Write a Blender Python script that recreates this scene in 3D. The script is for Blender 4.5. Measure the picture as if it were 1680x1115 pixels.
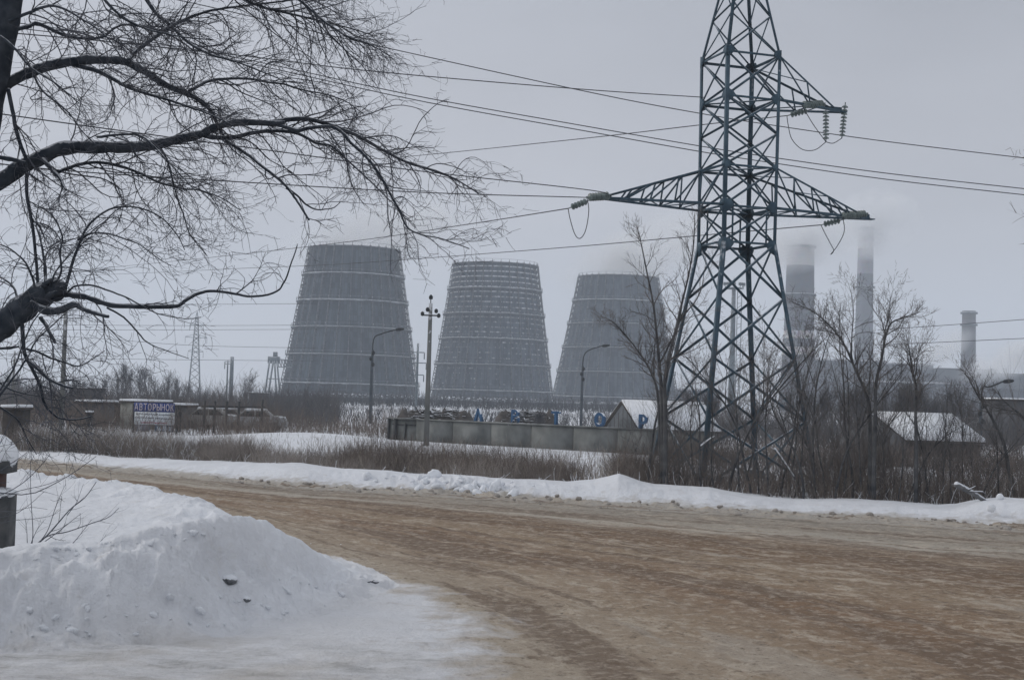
import bpy, math
import numpy as np
from mathutils import Matrix, Vector

scene = bpy.context.scene
for o in list(bpy.data.objects):
    bpy.data.objects.remove(o)
COL = scene.collection

# ------------------------------------------------------------------ camera
FPX, CX, CY = 2333.0, 840.0, 557.5
CAM_H = 2.8
PITCH = math.atan(94.5 / FPX)
ROLL = math.radians(1.7)
HSLOPE = math.tan(ROLL)
_F = np.array([0, math.cos(PITCH), math.sin(PITCH)])
_X = np.array([1.0, 0, 0]); _U = np.cross(_X, _F)
RIGHT = math.cos(ROLL) * _X - math.sin(ROLL) * _U
UP = math.sin(ROLL) * _X + math.cos(ROLL) * _U
# the horizon falls to the right in the photograph
RIGHT = math.cos(ROLL) * _X + math.sin(ROLL) * _U
UP = -math.sin(ROLL) * _X + math.cos(ROLL) * _U
CAM = np.array([0, 0, CAM_H])
cam = bpy.data.cameras.new("camera")
cam.sensor_width = 36.0
cam.lens = FPX * 36.0 / 1680.0
cam.clip_start = 0.1
cam.clip_end = 20000
cam.dof.use_dof = False
camo = bpy.data.objects.new("camera", cam)
COL.objects.link(camo)
M = Matrix.Identity(4)
for i in range(3):
    M[i][0] = RIGHT[i]; M[i][1] = UP[i]; M[i][2] = -_F[i]; M[i][3] = CAM[i]
camo.matrix_world = M
scene.camera = camo

# ------------------------------------------------------------------ world and light
scene.view_settings.view_transform = 'Standard'
scene.view_settings.look = 'None'
scene.view_settings.exposure = 0.0
scene.view_settings.gamma = 1.0
scene.cycles.volume_bounces = 3
scene.cycles.max_bounces = 8
scene.cycles.transparent_max_bounces = 16
scene.cycles.use_denoising = True
SUN_EL, SUN_ROT = math.radians(27), math.radians(-68)
world = bpy.data.worlds.new("World")
scene.world = world
world.use_nodes = True
wn, wl = world.node_tree.nodes, world.node_tree.links
bg = wn["Background"]
sky = wn.new("ShaderNodeTexSky")
sky.sky_type = 'NISHITA'
sky.sun_disc = False
sky.sun_elevation = SUN_EL
sky.sun_rotation = SUN_ROT
sky.dust_density = 4.0
tc = wn.new("ShaderNodeTexCoord")
sep = wn.new("ShaderNodeSeparateXYZ")
wl.new(tc.outputs["Generated"], sep.inputs[0])
ramp = wn.new("ShaderNodeValToRGB")          # the cloud layer: greyer low, bluer high
ramp.color_ramp.elements[0].position = 0.0
ramp.color_ramp.elements[0].color = (0.64, 0.60, 0.58, 1)
ramp.color_ramp.elements[1].position = 0.32
ramp.color_ramp.elements[1].color = (0.475, 0.495, 0.55, 1)
e = ramp.color_ramp.elements.new(0.60); e.color = (0.60, 0.63, 0.68, 1)
e = ramp.color_ramp.elements.new(0.95); e.color = (0.72, 0.74, 0.79, 1)
e = ramp.color_ramp.elements.new(0.10); e.color = (0.545, 0.53, 0.555, 1)
wl.new(sep.outputs["Z"], ramp.inputs[0])
mp = wn.new("ShaderNodeMapping"); mp.inputs["Scale"].default_value = (1.6, 1.6, 4.5)
wl.new(tc.outputs["Generated"], mp.inputs[0])
cn = wn.new("ShaderNodeTexNoise"); cn.inputs["Scale"].default_value = 2.2
cn.inputs["Detail"].default_value = 4; cn.inputs["Roughness"].default_value = 0.5
wl.new(mp.outputs[0], cn.inputs["Vector"])
cr = wn.new("ShaderNodeMapRange")
cr.inputs[1].default_value = 0.3; cr.inputs[2].default_value = 0.7
cr.inputs[3].default_value = 9.0; cr.inputs[4].default_value = 10.9
wl.new(cn.outputs["Fac"], cr.inputs[0])
side = wn.new("ShaderNodeMapRange")      # the cloud is thinner towards the left
side.inputs[1].default_value = -0.45; side.inputs[2].default_value = 0.45; side.inputs[3].default_value = 1.10; side.inputs[4].default_value = 0.82
wl.new(sep.outputs["X"], side.inputs[0])
sm = wn.new("ShaderNodeMath"); sm.operation = 'MULTIPLY'; wl.new(cr.outputs[0], sm.inputs[0]); wl.new(side.outputs[0], sm.inputs[1])
ml = wn.new("ShaderNodeVectorMath"); ml.operation = 'SCALE'
wl.new(ramp.outputs[0], ml.inputs[0]); wl.new(sm.outputs[0], ml.inputs["Scale"])
mx = wn.new("ShaderNodeMixRGB"); mx.inputs[0].default_value = 0.94
wl.new(sky.outputs[0], mx.inputs[1]); wl.new(ml.outputs[0], mx.inputs[2])
wl.new(mx.outputs[0], bg.inputs["Color"])
bg.inputs["Strength"].default_value = 0.10
sun = bpy.data.lights.new("sun", 'SUN')
sun.energy = 1.0; sun.angle = math.radians(20); sun.color = (1.0, 0.95, 0.88)
suno = bpy.data.objects.new("sun", sun)
COL.objects.link(suno)
sd = Vector((math.sin(SUN_ROT) * math.cos(SUN_EL), math.cos(SUN_ROT) * math.cos(SUN_EL), math.sin(SUN_EL)))
suno.rotation_euler = sd.to_track_quat('Z', 'Y').to_euler()
HAZE_DENSITY = 0.00050

# ------------------------------------------------------------------ placing helpers
def ray(px, py):
    return RIGHT * (px - CX) / FPX + UP * (CY - py) / FPX + _F
def at(px, py, Y):
    d = ray(px, py)
    return CAM + d * (Y / d[1])
def gnd(px, py, z=0.0):
    d = ray(px, py)
    return CAM + d * ((z - CAM_H) / d[2])
def base(px, Y, z=0.0):
    """the point at depth Y and height z that stands over picture column px"""
    py = 650.0
    for _ in range(6):
        p = at(px, py, Y)
        py += (p[2] - z) * FPX / Y
    return at(px, py, Y)
def hor(px):
    return 652.0 + HSLOPE * (px - 840.0)

# ------------------------------------------------------------------ numpy noise
def _hash(ix, iy, seed):
    h = (ix.astype(np.int64) * 374761393 + iy.astype(np.int64) * 668265263 + seed * 1442695041) & 0x7fffffff
    h = ((h ^ (h >> 13)) * 1274126177) & 0x7fffffff
    h = ((h ^ (h >> 16)) * 974711) & 0x7fffffff
    return (h ^ (h >> 11)) % 65536 / 65535.0
def vnoise(x, y, seed=0):
    ix = np.floor(x); iy = np.floor(y)
    fx = x - ix; fy = y - iy
    fx = fx * fx * fx * (fx * (fx * 6 - 15) + 10); fy = fy * fy * fy * (fy * (fy * 6 - 15) + 10)
    a = _hash(ix, iy, seed); b = _hash(ix + 1, iy, seed)
    c = _hash(ix, iy + 1, seed); d = _hash(ix + 1, iy + 1, seed)
    return (a + (b - a) * fx) * (1 - fy) + (c + (d - c) * fx) * fy
def fbm(x, y, seed=0, octs=4, gain=0.5):
    s = 0; a = 1; t = 0
    for i in range(octs):
        s = s + a * (vnoise(x, y, seed + i * 17) - 0.5); t += a
        a *= gain; x = x * 2.03 + 11.3; y = y * 2.03 - 7.7
    return s / t * 2
def sstep(a, b, x):
    t = np.clip((x - a) / (b - a), 0, 1)
    return t * t * (3 - 2 * t)

# ------------------------------------------------------------------ mesh helpers
def mesh_from(name, V, Fl, Fn, mat=None, smooth=False):
    """V: n x 3, Fl: flat corner list, Fn: corners per face"""
    me = bpy.data.meshes.new(name)
    V = np.asarray(V, dtype=np.float32); Fl = np.asarray(Fl, dtype=np.int32); Fn = np.asarray(Fn, dtype=np.int32)
    me.vertices.add(len(V)); me.vertices.foreach_set("co", V.ravel())
    me.loops.add(len(Fl)); me.loops.foreach_set("vertex_index", Fl)
    me.polygons.add(len(Fn))
    st = np.zeros(len(Fn), dtype=np.int32); st[1:] = np.cumsum(Fn)[:-1]
    me.polygons.foreach_set("loop_start", st)
    me.polygons.foreach_set("loop_total", Fn)
    me.update(calc_edges=True)
    me.validate()
    if smooth:
        me.polygons.foreach_set("use_smooth", np.ones(len(me.polygons), dtype=bool))
    if mat: me.materials.append(mat)
    return me
def link(name, me, parent=None, loc=None):
    o = bpy.data.objects.new(name, me)
    COL.objects.link(o)
    if parent is not None: o.parent = parent
    if loc is not None: o.location = loc
    return o
def tag(o, label=None, cat=None, group=None, kind=None):
    if label: o["label"] = label
    if cat: o["category"] = cat
    if group: o["group"] = group
    if kind: o["kind"] = kind
    return o
def thing(name, label, cat, loc=(0, 0, 0), rz=0.0, group=None):
    o = bpy.data.objects.new(name, None)
    o.empty_display_size = 0.3
    COL.objects.link(o)
    o.location = loc; o.rotation_euler = (0, 0, rz)
    return tag(o, label, cat, group)
def kids(o):
    return [c for c in bpy.data.objects if c.parent == o]
def copy_thing(o, loc, rz=None, scale=None, label=None, group=None):
    r = o.copy(); COL.objects.link(r); r.location = loc
    if rz is not None: r.rotation_euler = (0, 0, rz)
    if scale is not None: r.scale = (scale, scale, scale) if np.isscalar(scale) else scale
    if label: r["label"] = label
    if group: r["group"] = group
    for ch in o.children:
        c = ch.copy(); COL.objects.link(c); c.parent = r
        for g in ch.children:
            d = g.copy(); COL.objects.link(d); d.parent = c
    return r

class MB:
    """collects boxes, bars, tubes, lathes; build() makes one mesh object"""
    def __init__(s): s.V = []; s.F = []; s.n = 0
    def add(s, V, F):
        V = np.asarray(V, float)
        s.V.append(V); s.F += [[i + s.n for i in f] for f in F]; s.n += len(V)
    def box(s, c, size, rz=0.0, taper=1.0):
        x, y, z = [a / 2 for a in size]
        P = np.array([[-x, -y, -z], [x, -y, -z], [x, y, -z], [-x, y, -z], [-x * taper, -y * taper, z], [x * taper, -y * taper, z], [x * taper, y * taper, z], [-x * taper, y * taper, z]])
        ca, sa = math.cos(rz), math.sin(rz)
        P = np.stack([P[:, 0] * ca - P[:, 1] * sa, P[:, 0] * sa + P[:, 1] * ca, P[:, 2]], 1) + np.array(c)
        s.add(P, [[0, 3, 2, 1], [4, 5, 6, 7], [0, 1, 5, 4], [1, 2, 6, 5], [2, 3, 7, 6], [3, 0, 4, 7]])
    def bar(s, a, b, w, h=None, up=(0, 0, 1)):
        a = np.array(a, float); b = np.array(b, float); h = h or w
        t = b - a; t /= np.linalg.norm(t); up = np.array(up, float)
        u = np.cross(t, up)
        if np.linalg.norm(u) < 1e-3: u = np.cross(t, [1, 0, 0])
        u /= np.linalg.norm(u); v = np.cross(u, t)
        P = [p + u * i * w / 2 + v * j * h / 2 for p in (a, b) for i, j in ((-1, -1), (1, -1), (1, 1), (-1, 1))]
        s.add(P, [[0, 1, 2, 3], [7, 6, 5, 4], [0, 4, 5, 1], [1, 5, 6, 2], [2, 6, 7, 3], [3, 7, 4, 0]])
    def angle(s, a, b, w, ref, th=0.012):
        """an L-section steel member; ref points to the heel side"""
        a = np.array(a, float); b = np.array(b, float); w = w * .88
        t = b - a; t /= np.linalg.norm(t); r = np.array(ref, float); r = r - t * np.dot(r, t)
        if np.linalg.norm(r) < 1e-3: r = np.cross(t, [0.3, 0.8, 0.1])
        r /= np.linalg.norm(r); q = np.cross(t, r)
        u = (r + q) / math.sqrt(2); v = (r - q) / math.sqrt(2)
        th = max(th, w * 0.12)
        sec = [(0, 0), (-w, 0), (-w, -th), (-th, -th), (-th, -w), (0, -w)]
        P = [p + u * (x + w * .3) + v * (y + w * .3) for p in (a, b) for x, y in sec]
        F = [[i, (i + 1) % 6, (i + 1) % 6 + 6, i + 6] for i in range(6)]
        s.add(P, F + [[0, 3, 2, 1], [0, 5, 4, 3], [6, 7, 8, 9], [6, 9, 10, 11]])
    def tube(s, pts, rad, k=8, cap=True):
        P, F = tube_arrays(np.array(pts, float)[None], np.broadcast_to(np.array(rad, float), (1, len(pts))), k)
        F = F.tolist()
        if cap:
            n = len(pts)
            F += [list(range(k))[::-1], [(n - 1) * k + i for i in range(k)]]
        s.add(P, F)
    def lathe(s, prof, k=16, c=(0, 0, 0), axis=None):
        c = np.array(c, float)
        ax = np.array([0, 0, 1.0]) if axis is None else np.array(axis, float) / np.linalg.norm(axis)
        u = np.cross(ax, [0.2, 0.97, 0.1]); u /= np.linalg.norm(u); v = np.cross(ax, u)
        P = []
        for r, z in prof:
            for i in range(k):
                a = 2 * math.pi * i / k
                P.append(c + ax * z + (u * math.cos(a) + v * math.sin(a)) * r)
        F = [[j * k + i, j * k + (i + 1) % k, (j + 1) * k + (i + 1) % k, (j + 1) * k + i] for j in range(len(prof) - 1) for i in range(k)]
        F += [list(range(k))[::-1], [(len(prof) - 1) * k + i for i in range(k)]]
        s.add(P, F)
    def prism(s, poly, d0, d1, axis='y'):
        """poly: list of (a,b); extruded along axis from d0 to d1"""
        n = len(poly)
        P = []
        for d in (d0, d1):
            for a, b in poly:
                P.append({'y': (a, d, b), 'x': (d, a, b), 'z': (a, b, d)}[axis])
        F = [[i, (i + 1) % n, (i + 1) % n + n, i + n] for i in range(n)] + [list(range(n))[::-1], list(range(n, 2 * n))]
        s.add(P, F)
    def build(s, name, mat, parent=None, smooth=False, loc=None):
        V = np.concatenate(s.V)
        me = mesh_from(name, V, [i for f in s.F for i in f], [len(f) for f in s.F], mat, smooth)
        return link(name, me, parent, loc)

def tube_arrays(P, R, k):
    """P: M x N x 3 centre lines, R: M x N radii -> vertices, quads"""
    Mn, N, _ = P.shape
    T = np.empty_like(P)
    T[:, 1:-1] = P[:, 2:] - P[:, :-2]; T[:, 0] = P[:, 1] - P[:, 0]; T[:, -1] = P[:, -1] - P[:, -2]
    T /= np.linalg.norm(T, axis=2, keepdims=True) + 1e-9
    m = P[:, -1] - P[:, 0]
    ref = np.where(np.abs(m[:, 2:3]) > 0.8 * np.linalg.norm(m, axis=1, keepdims=True), np.array([[0.9, 0.43, 0.02]]), np.array([[0.05, 0.1, 1.0]]))
    U = np.cross(T, ref[:, None, :]); U /= np.linalg.norm(U, axis=2, keepdims=True) + 1e-9
    W = np.cross(T, U)
    a = np.arange(k) * 2 * np.pi / k + 0.4
    V = P[:, :, None] + R[:, :, None, None] * (U[:, :, None] * np.cos(a)[None, None, :, None] + W[:, :, None] * np.sin(a)[None, None, :, None])
    V = V.reshape(-1, 3)
    m_, n_, k_ = np.meshgrid(np.arange(Mn), np.arange(N - 1), np.arange(k), indexing='ij')
    b = m_ * N * k
    k2 = (k_ + 1) % k
    Fq = np.stack([b + n_ * k + k_, b + n_ * k + k2, b + (n_ + 1) * k + k2, b + (n_ + 1) * k + k_], -1).reshape(-1, 4)
    return V, Fq

class Tubes:
    """many thin tubes gathered into one mesh"""
    def __init__(s): s.V = []; s.F = []; s.n = 0
    def add(s, P, R, k=3):
        if len(P) == 0: return
        V, Fq = tube_arrays(np.asarray(P, float), np.asarray(R, float), k)
        s.V.append(V); s.F.append(Fq + s.n); s.n += len(V)
    def build(s, name, mat, parent=None, smooth=True):
        V = np.concatenate(s.V); Fq = np.concatenate(s.F)
        return link(name, mesh_from(name, V, Fq.ravel(), np.full(len(Fq), 4), mat, smooth), parent)

def catmull(P, n):
    P = np.asarray(P, float)
    P = np.vstack([2 * P[0] - P[1], P, 2 * P[-1] - P[-2]])
    m = len(P) - 3
    t = np.linspace(0, m - 1e-6, n)
    i = t.astype(int); f = (t - i)[:, None]
    a, b, c, d = P[i], P[i + 1], P[i + 2], P[i + 3]
    return 0.5 * (2 * b + (c - a) * f + (2 * a - 5 * b + 4 * c - d) * f ** 2 + (3 * b - a - 3 * c + d) * f ** 3)

# ------------------------------------------------------------------ materials
def new_mat(name):
    m = bpy.data.materials.new(name); m.use_nodes = True
    return m, m.node_tree.nodes, m.node_tree.links, m.node_tree.nodes["Principled BSDF"]
def noisy_mat(name, c1, c2, scale=4.0, rough=0.8, detail=4, stretch=(1, 1, 1), snow=0.0, snow_lo=0.55, bump=0.0, metallic=0.0, spec=0.25, lo=0.35, hi=0.65):
    """two-tone noise material; snow > 0 lays snow on faces that look up"""
    m, n, l, b = new_mat(name)
    t = n.new("ShaderNodeTexCoord"); mp = n.new("ShaderNodeMapping"); mp.inputs["Scale"].default_value = stretch
    l.new(t.outputs["Object"], mp.inputs[0])
    no = n.new("ShaderNodeTexNoise"); no.inputs["Scale"].default_value = scale; no.inputs["Detail"].default_value = detail
    l.new(mp.outputs[0], no.inputs["Vector"])
    r = n.new("ShaderNodeValToRGB")
    r.color_ramp.elements[0].position = lo; r.color_ramp.elements[0].color = (*c1, 1)
    r.color_ramp.elements[1].position = hi; r.color_ramp.elements[1].color = (*c2, 1)
    l.new(no.outputs["Fac"], r.inputs[0])
    out = r.outputs[0]
    if snow > 0:
        g = n.new("ShaderNodeNewGeometry"); sx = n.new("ShaderNodeSeparateXYZ"); l.new(g.outputs["Normal"], sx.inputs[0])
        n2 = n.new("ShaderNodeTexNoise"); n2.inputs["Scale"].default_value = scale * 2.3; l.new(t.outputs["Object"], n2.inputs["Vector"])
        a = n.new("ShaderNodeMath"); a.operation = 'MULTIPLY_ADD'; a.inputs[1].default_value = 0.9; l.new(n2.outputs["Fac"], a.inputs[0]); l.new(sx.outputs["Z"], a.inputs[2])
        mr = n.new("ShaderNodeMapRange"); mr.inputs[1].default_value = snow_lo + 0.45; mr.inputs[2].default_value = snow_lo + 0.6
        mr.inputs[4].default_value = snow; l.new(a.outputs[0], mr.inputs[0])
        mxx = n.new("ShaderNodeMixRGB"); mxx.inputs[2].default_value = (0.80, 0.82, 0.86, 1)
        l.new(mr.outputs[0], mxx.inputs[0]); l.new(out, mxx.inputs[1]); out = mxx.outputs[0]
    l.new(out, b.inputs["Base Color"])
    b.inputs["Roughness"].default_value = rough
    b.inputs["Metallic"].default_value = metallic
    b.inputs["Specular IOR Level"].default_value = spec
    if bump > 0:
        bp = n.new("ShaderNodeBump"); bp.inputs["Strength"].default_value = 0.6; bp.inputs["Distance"].default_value = bump
        l.new(no.outputs["Fac"], bp.inputs["Height"]); l.new(bp.outputs[0], b.inputs["Normal"])
    return m

_ones = ("first second third fourth fifth sixth seventh eighth ninth tenth eleventh twelfth thirteenth fourteenth fifteenth sixteenth seventeenth eighteenth nineteenth").split()
def ordinal(i):
    if i < 19: return _ones[i]
    n_ = i + 1; t_ = n_ // 10; r_ = n_ % 10
    return ("twentieth", "thirtieth", "fortieth", "fiftieth")[t_ - 2] if r_ == 0 else ("twenty", "thirty", "forty", "fifty")[t_ - 2] + "-" + _ones[r_ - 1]
M_SNOW = noisy_mat("snow", (0.76, 0.78, 0.82), (0.86, 0.88, 0.91), 3.0, 0.7, bump=0.03)
M_STEEL = noisy_mat("painted_steel", (0.034, 0.068, 0.100), (0.070, 0.120, 0.160), 2.5, 0.6, snow=0.5, snow_lo=0.75)
M_STEEL_G = noisy_mat("galvanised_steel", (0.13, 0.16, 0.18), (0.22, 0.25, 0.27), 3.0, 0.6, snow=0.6)
M_BARK = noisy_mat("bark", (0.026, 0.034, 0.046), (0.068, 0.078, 0.094), 9.0, 0.95, stretch=(1, 1, 1), snow=0.55, snow_lo=0.56, bump=0.012, spec=0.1)
M_TWIG = noisy_mat("twig_bark", (0.065, 0.072, 0.088), (0.14, 0.145, 0.165), 3.0, 0.95, spec=0.1)
M_BARK2 = noisy_mat("sapling_bark", (0.055, 0.058, 0.064), (0.13, 0.13, 0.132), 3.0, 0.95, snow=0.35, snow_lo=0.8, spec=0.1)
M_TWIG2 = noisy_mat("sapling_twig", (0.09, 0.088, 0.092), (0.19, 0.175, 0.168), 1.0, 0.95, spec=0.1)
M_WEED = noisy_mat("dry_weed", (0.14, 0.12, 0.108), (0.40, 0.36, 0.33), 0.7, 0.95, spec=0.1)
M_WEED2 = noisy_mat("thicket_stem", (0.09, 0.078, 0.072), (0.25, 0.205, 0.175), 0.5, 0.95, spec=0.1)
M_CONC = noisy_mat("concrete", (0.12, 0.128, 0.125), (0.22, 0.228, 0.22), 1.0, 0.9, snow=0.9, snow_lo=0.8)
M_LAMP = noisy_mat("lamp_post_concrete", (0.065, 0.08, 0.095), (0.11, 0.125, 0.14), 2.2, 0.9)
M_POLE = noisy_mat("pole_concrete", (0.13, 0.135, 0.13), (0.21, 0.215, 0.21), 2.2, 0.9, stretch=(1, 1, .3), snow=0.7)
M_GLASSI = noisy_mat("insulator_glass", (0.11, 0.145, 0.145), (0.22, 0.27, 0.265), 6.0, 0.35, spec=0.5)
M_CABLE = noisy_mat("cable", (0.05, 0.055, 0.065), (0.09, 0.095, 0.105), 1.0, 0.7)
M_DARK = noisy_mat("dark_metal", (0.02, 0.024, 0.028), (0.05, 0.055, 0.06), 4.0, 0.6)
# ------------------------------------------------------------------ terrain
# far edge of the road (ground plan, metres)
EX = np.array([-60, -34, -16.4, -12.65, -6.1, 0, 4.3, 7.7, 11.1, 12.6, 30, 60.0])
EY = np.array([86, 65, 50.4, 47.5, 42.1, 40.0, 38.4, 37.0, 35.8, 35.1, 26.5, 12.0])
def edge_y(x):
    return np.interp(x, EX, EY)
# silhouette of the snow bank behind the road: picture column -> row
BKX = [-200, 40, 130, 200, 300, 430, 500, 571, 643, 686, 750, 821, 857, 939, 982, 1003, 1021, 1036, 1060, 1080, 1169, 1240, 1308, 1387, 1473, 1544, 1573, 1608, 1651, 1680, 1900]
BKY = [735, 742, 745, 752, 757, 762, 763, 772, 775, 781, 781, 787, 790, 793, 790, 785, 780, 785, 793, 797, 803.5, 816, 824, 823, 827, 833, 832, 823, 818, 820, 826]
_u = (np.array(BKX, float) - 840) / FPX
_yc = np.array([np.interp(0, edge_y(u * np.linspace(15, 120, 2000)) + 2.6 - np.linspace(15, 120, 2000), np.linspace(15, 120, 2000)) if False else
                np.linspace(15, 120, 2000)[np.argmin(np.abs(edge_y(u * np.linspace(15, 120, 2000)) + 2.6 - np.linspace(15, 120, 2000)))] for u in _u])
_zc = CAM_H - (np.array(BKY) - hor(np.array(BKX, float))) / FPX * _yc
BANK_U, BANK_Z = _u, _zc
# the ploughed mound on the near side: outline in ground plan
_fp = [(-150, 1085), (0, 1072), (150, 1064), (300, 1052), (420, 1036), (520, 1012), (600, 985), (655, 958), (615, 935), (552, 912)]
MOUND = [tuple(gnd(px, py)[:2]) for px, py in _fp]
MOUND += [tuple(base(px, Y)[:2]) for px, Y in ((490, 25.0), (445, 27.0), (400, 29.0), (275, 33.4), (130, 36.0), (50, 37.6), (-100, 41), (-500, 50))]
NFRONT = 10
MOUND += [(-28, 40), (-28, 15)]
MOUND = np.array(MOUND)
_cp = [(-300, 930, 15.6), (-150, 915, 16.1), (0, 905, 16.5), (150, 889, 17.1), (240, 868, 17.5), (300, 858, 17.9), (360, 848, 18.5), (400, 848, 19.0), (440, 867, 19.6), (480, 890, 20.2), (520, 914, 20.8), (570, 935, 21.2), (640, 958, 21.5)]
CREST = np.array([at(*p) for p in _cp])
def poly_dist(x, y, P, closed=True, lo=0, hi=None):
    d = np.full(x.shape, 1e9)
    n = len(P)
    segs = range(n if closed else n - 1) if hi is None else range(lo, hi)
    for i in segs:
        a = P[i]; b = P[(i + 1) % n]
        e = b - a; L = (e ** 2).sum()
        t = np.clip(((x - a[0]) * e[0] + (y - a[1]) * e[1]) / L, 0, 1)
        d = np.minimum(d, np.hypot(x - a[0] - t * e[0], y - a[1] - t * e[1]))
    return d
def inside(x, y, P):
    c = np.zeros(x.shape, bool); n = len(P)
    for i in range(n):
        x0, y0 = P[i]; x1, y1 = P[(i + 1) % n]
        if y0 == y1: continue
        cond = ((y0 > y) != (y1 > y)) & (x < (x1 - x0) * (y - y0) / (y1 - y0) + x0)
        c ^= cond
    return c
DIMPLES = []
NEARB = np.array([tuple(base(px, Y)[:2]) for px, Y in ((-500, 50), (-100, 41), (50, 37.6), (130, 36.0), (275, 33.4), (400, 29.0), (445, 27.0), (490, 25.0))] + [tuple(gnd(px, py)[:2]) for px, py in ((560, 925), (645, 950), (720, 990), (775, 1035), (815, 1075), (850, 1130), (900, 1300))])
def flow(x, y, s):
    """tyre-track coordinate: 0 at the far edge, 13 at the near edge; its level lines swing round the mound"""
    dn = poly_dist(x, y, NEARB, closed=False); df_ = np.clip(-s, 0, 60)
    return 13.0 * df_ / (df_ + dn + 1e-3)
def terrain(x, y):
    """height, road mask, mound mask, slush"""
    ye = edge_y(x)
    s = (y - ye) * 0.87
    s = s + 0.25 * fbm(x * 0.8, y * 0.8, 5, 3)
    fwd = y > 3
    u = np.where(fwd, x / np.maximum(y, 3), 0)
    zc = np.interp(u, BANK_U, BANK_Z)
    prof = sstep(0.0, 1.9, s) * (1 - sstep(3.2, 7.5, s))
    zf = 0.0 + 0.10 * fbm(x * 0.05, y * 0.05, 3, 3) * sstep(6, 20, s)
    h = np.where(s > 0, zf * sstep(2, 7, s) + zc * prof, 0)
    h += np.where(s > 0, 0.035 * fbm(x * 1.2, y * 1.2, 9, 3) * prof, 0)
    # broken, lumpy stretch of the bank near its middle and rough rim everywhere
    mid = np.exp(-((u + 0.028) / 0.045) ** 2)
    bil = 1 - np.abs(fbm(x * 2.3, y * 2.3, 21, 4))
    h += np.where(s > -.3, (bil - 0.78) * (0.06 + 0.34 * mid) * sstep(-.2, .4, s) * (1 - sstep(2.0, 3.0, s)), 0)
    h += 0.16 * np.exp(-((s + 0.15) / 0.42) ** 2) * np.clip(fbm(x * 2.3, y * 2.3, 31, 5) + .22, 0, 1) + .05 * np.exp(-((s + .5) / .8) ** 2) * fbm(x * 6, y * 6, 33, 3)
    # drifts in the field beyond
    for (px, Y, z, rx, ry) in ((995, 63.5, .42, 1.9, 2.2), (505, 77, .55, 5.5, 4.0), (700, 70, .22, 6, 3), (340, 71, .3, 3, 3), (1490, 62, .3, 1.5, 2), (850, 108, .9, 5, 4)):
        b = base(px, Y)
        h += z * np.exp(-(((x - b[0]) / rx) ** 2 + ((y - b[1]) / ry) ** 2))
    # near side mound
    ins = inside(x, y, MOUND)
    df = poly_dist(x, y, MOUND, hi=NFRONT - 1)
    db = poly_dist(x, y, MOUND, lo=NFRONT - 1, hi=len(MOUND) - 3)
    zcr = np.interp(x, CREST[:, 0], CREST[:, 2]); ycr = np.interp(x, CREST[:, 0], CREST[:, 1])
    dc = np.abs(y - ycr) * 0.93
    front = y < ycr
    plateau = 0.45 * sstep(-2.3, -5.4, x) + 0.05 + 0.05 * fbm(x * .3, y * .3, 41, 2)
    t = df / (df + dc + 1e-3)
    hf = zcr * np.sin(np.clip(t, 0, 1) * np.pi / 2) ** 1.25
    wB = np.clip(zcr - plateau, 0, 9)
    hb = (plateau + wB * np.exp(-(dc / 1.6) ** 2)) * sstep(0, 1.3, db)
    hb += 0.13 * np.exp(-((db - 1.5) / 0.8) ** 2) * sstep(-3.0, -6.0, x)
    hm = np.where(front, hf, hb) * sstep(0, 0.5, np.minimum(df, db))
    m_ = np.minimum(df, db)
    hm *= sstep(-.05, 1.0, m_) * .6 + .4 * sstep(0, .35, m_)
    lum = (1 - np.abs(fbm(x * 1.3, y * 1.1, 51, 4))) - 0.78
    edge = np.exp(-((db - .9) / 1.3) ** 2)
    hm += np.where(ins, lum * (0.06 + 0.30 * edge * sstep(-1.5, -4.5, x)) * sstep(0, .9, m_), 0)
    slope_zone = np.where(front, np.sin(np.clip(t, 0, 1) * np.pi) ** .6, 0.3 * np.exp(-(dc / 2.2) ** 2))
    hm += np.where(ins, (0.15 * fbm(x * .9, y * .8, 61, 3) + .15 * (np.clip(fbm(x * 2.3, y * 1.9, 66, 4), -.10, .5)) + .07 * (.35 - np.abs(fbm(x * 4.6, y * 4.0, 68, 3)))) * slope_zone, 0)
    hm += np.where(ins, -0.16 * sstep(.28, .60, vnoise(x * 3.1, y * 2.3, 71) * vnoise(x * 1.3 + 4, y * 1.1, 73) * 1.5) * slope_zone, 0)
    hm += np.where(ins, .045 * fbm(x * 6, y * 5, 75, 4) * (slope_zone + .35), 0)
    ter = fbm(x * 1.7 + 3, y * 1.5, 79, 3)
    hm += np.where(ins, .07 * (np.floor(ter * 5) / 5 - ter * .9 + .35 * sstep(.0, .6, np.abs((ter * 5) % 1 - .5) * 2)) * slope_zone, 0)
    for (b, r, dep) in DIMPLES:
        rr = ((x - b[0]) / r) ** 2 + ((y - b[1]) / (r * 1.9)) ** 2
        hm += dep * (0.8 * np.exp(-(((x - b[0]) / (r * 1.5)) ** 2 + ((y - b[1] - r * 2.6) / (r * 2)) ** 2)) - np.exp(-rr)) * ins
    h = np.where(ins, h + hm, h)
    # road surface
    road = (s <= 0) & ~ins
    along = x * 0.876 - y * 0.482
    vf = flow(x, y, s)
    across = -s
    rut = 0.030 * fbm(along * 0.6, vf * 1.7, 81, 4) + 0.030 * fbm(x * 2.6, y * 2.6, 91, 5)
    near = sstep(18, 14, y) * sstep(3, -1, x)
    rut2 = 0.012 * fbm(x * 0.6, y * 1.8, 95, 4) + .028 * fbm(x * 3.0, y * 2.6, 97, 5)
    h = np.where(road, h + rut * (1 - near) + rut2 * near, h)
    h += np.where(road, 0.05 * np.exp(-((across - 2.1) / .25) ** 2) * fbm(along * .6, across * 2, 99, 3), 0)
    return h, s, ins, df, db, along, across, vf

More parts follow.
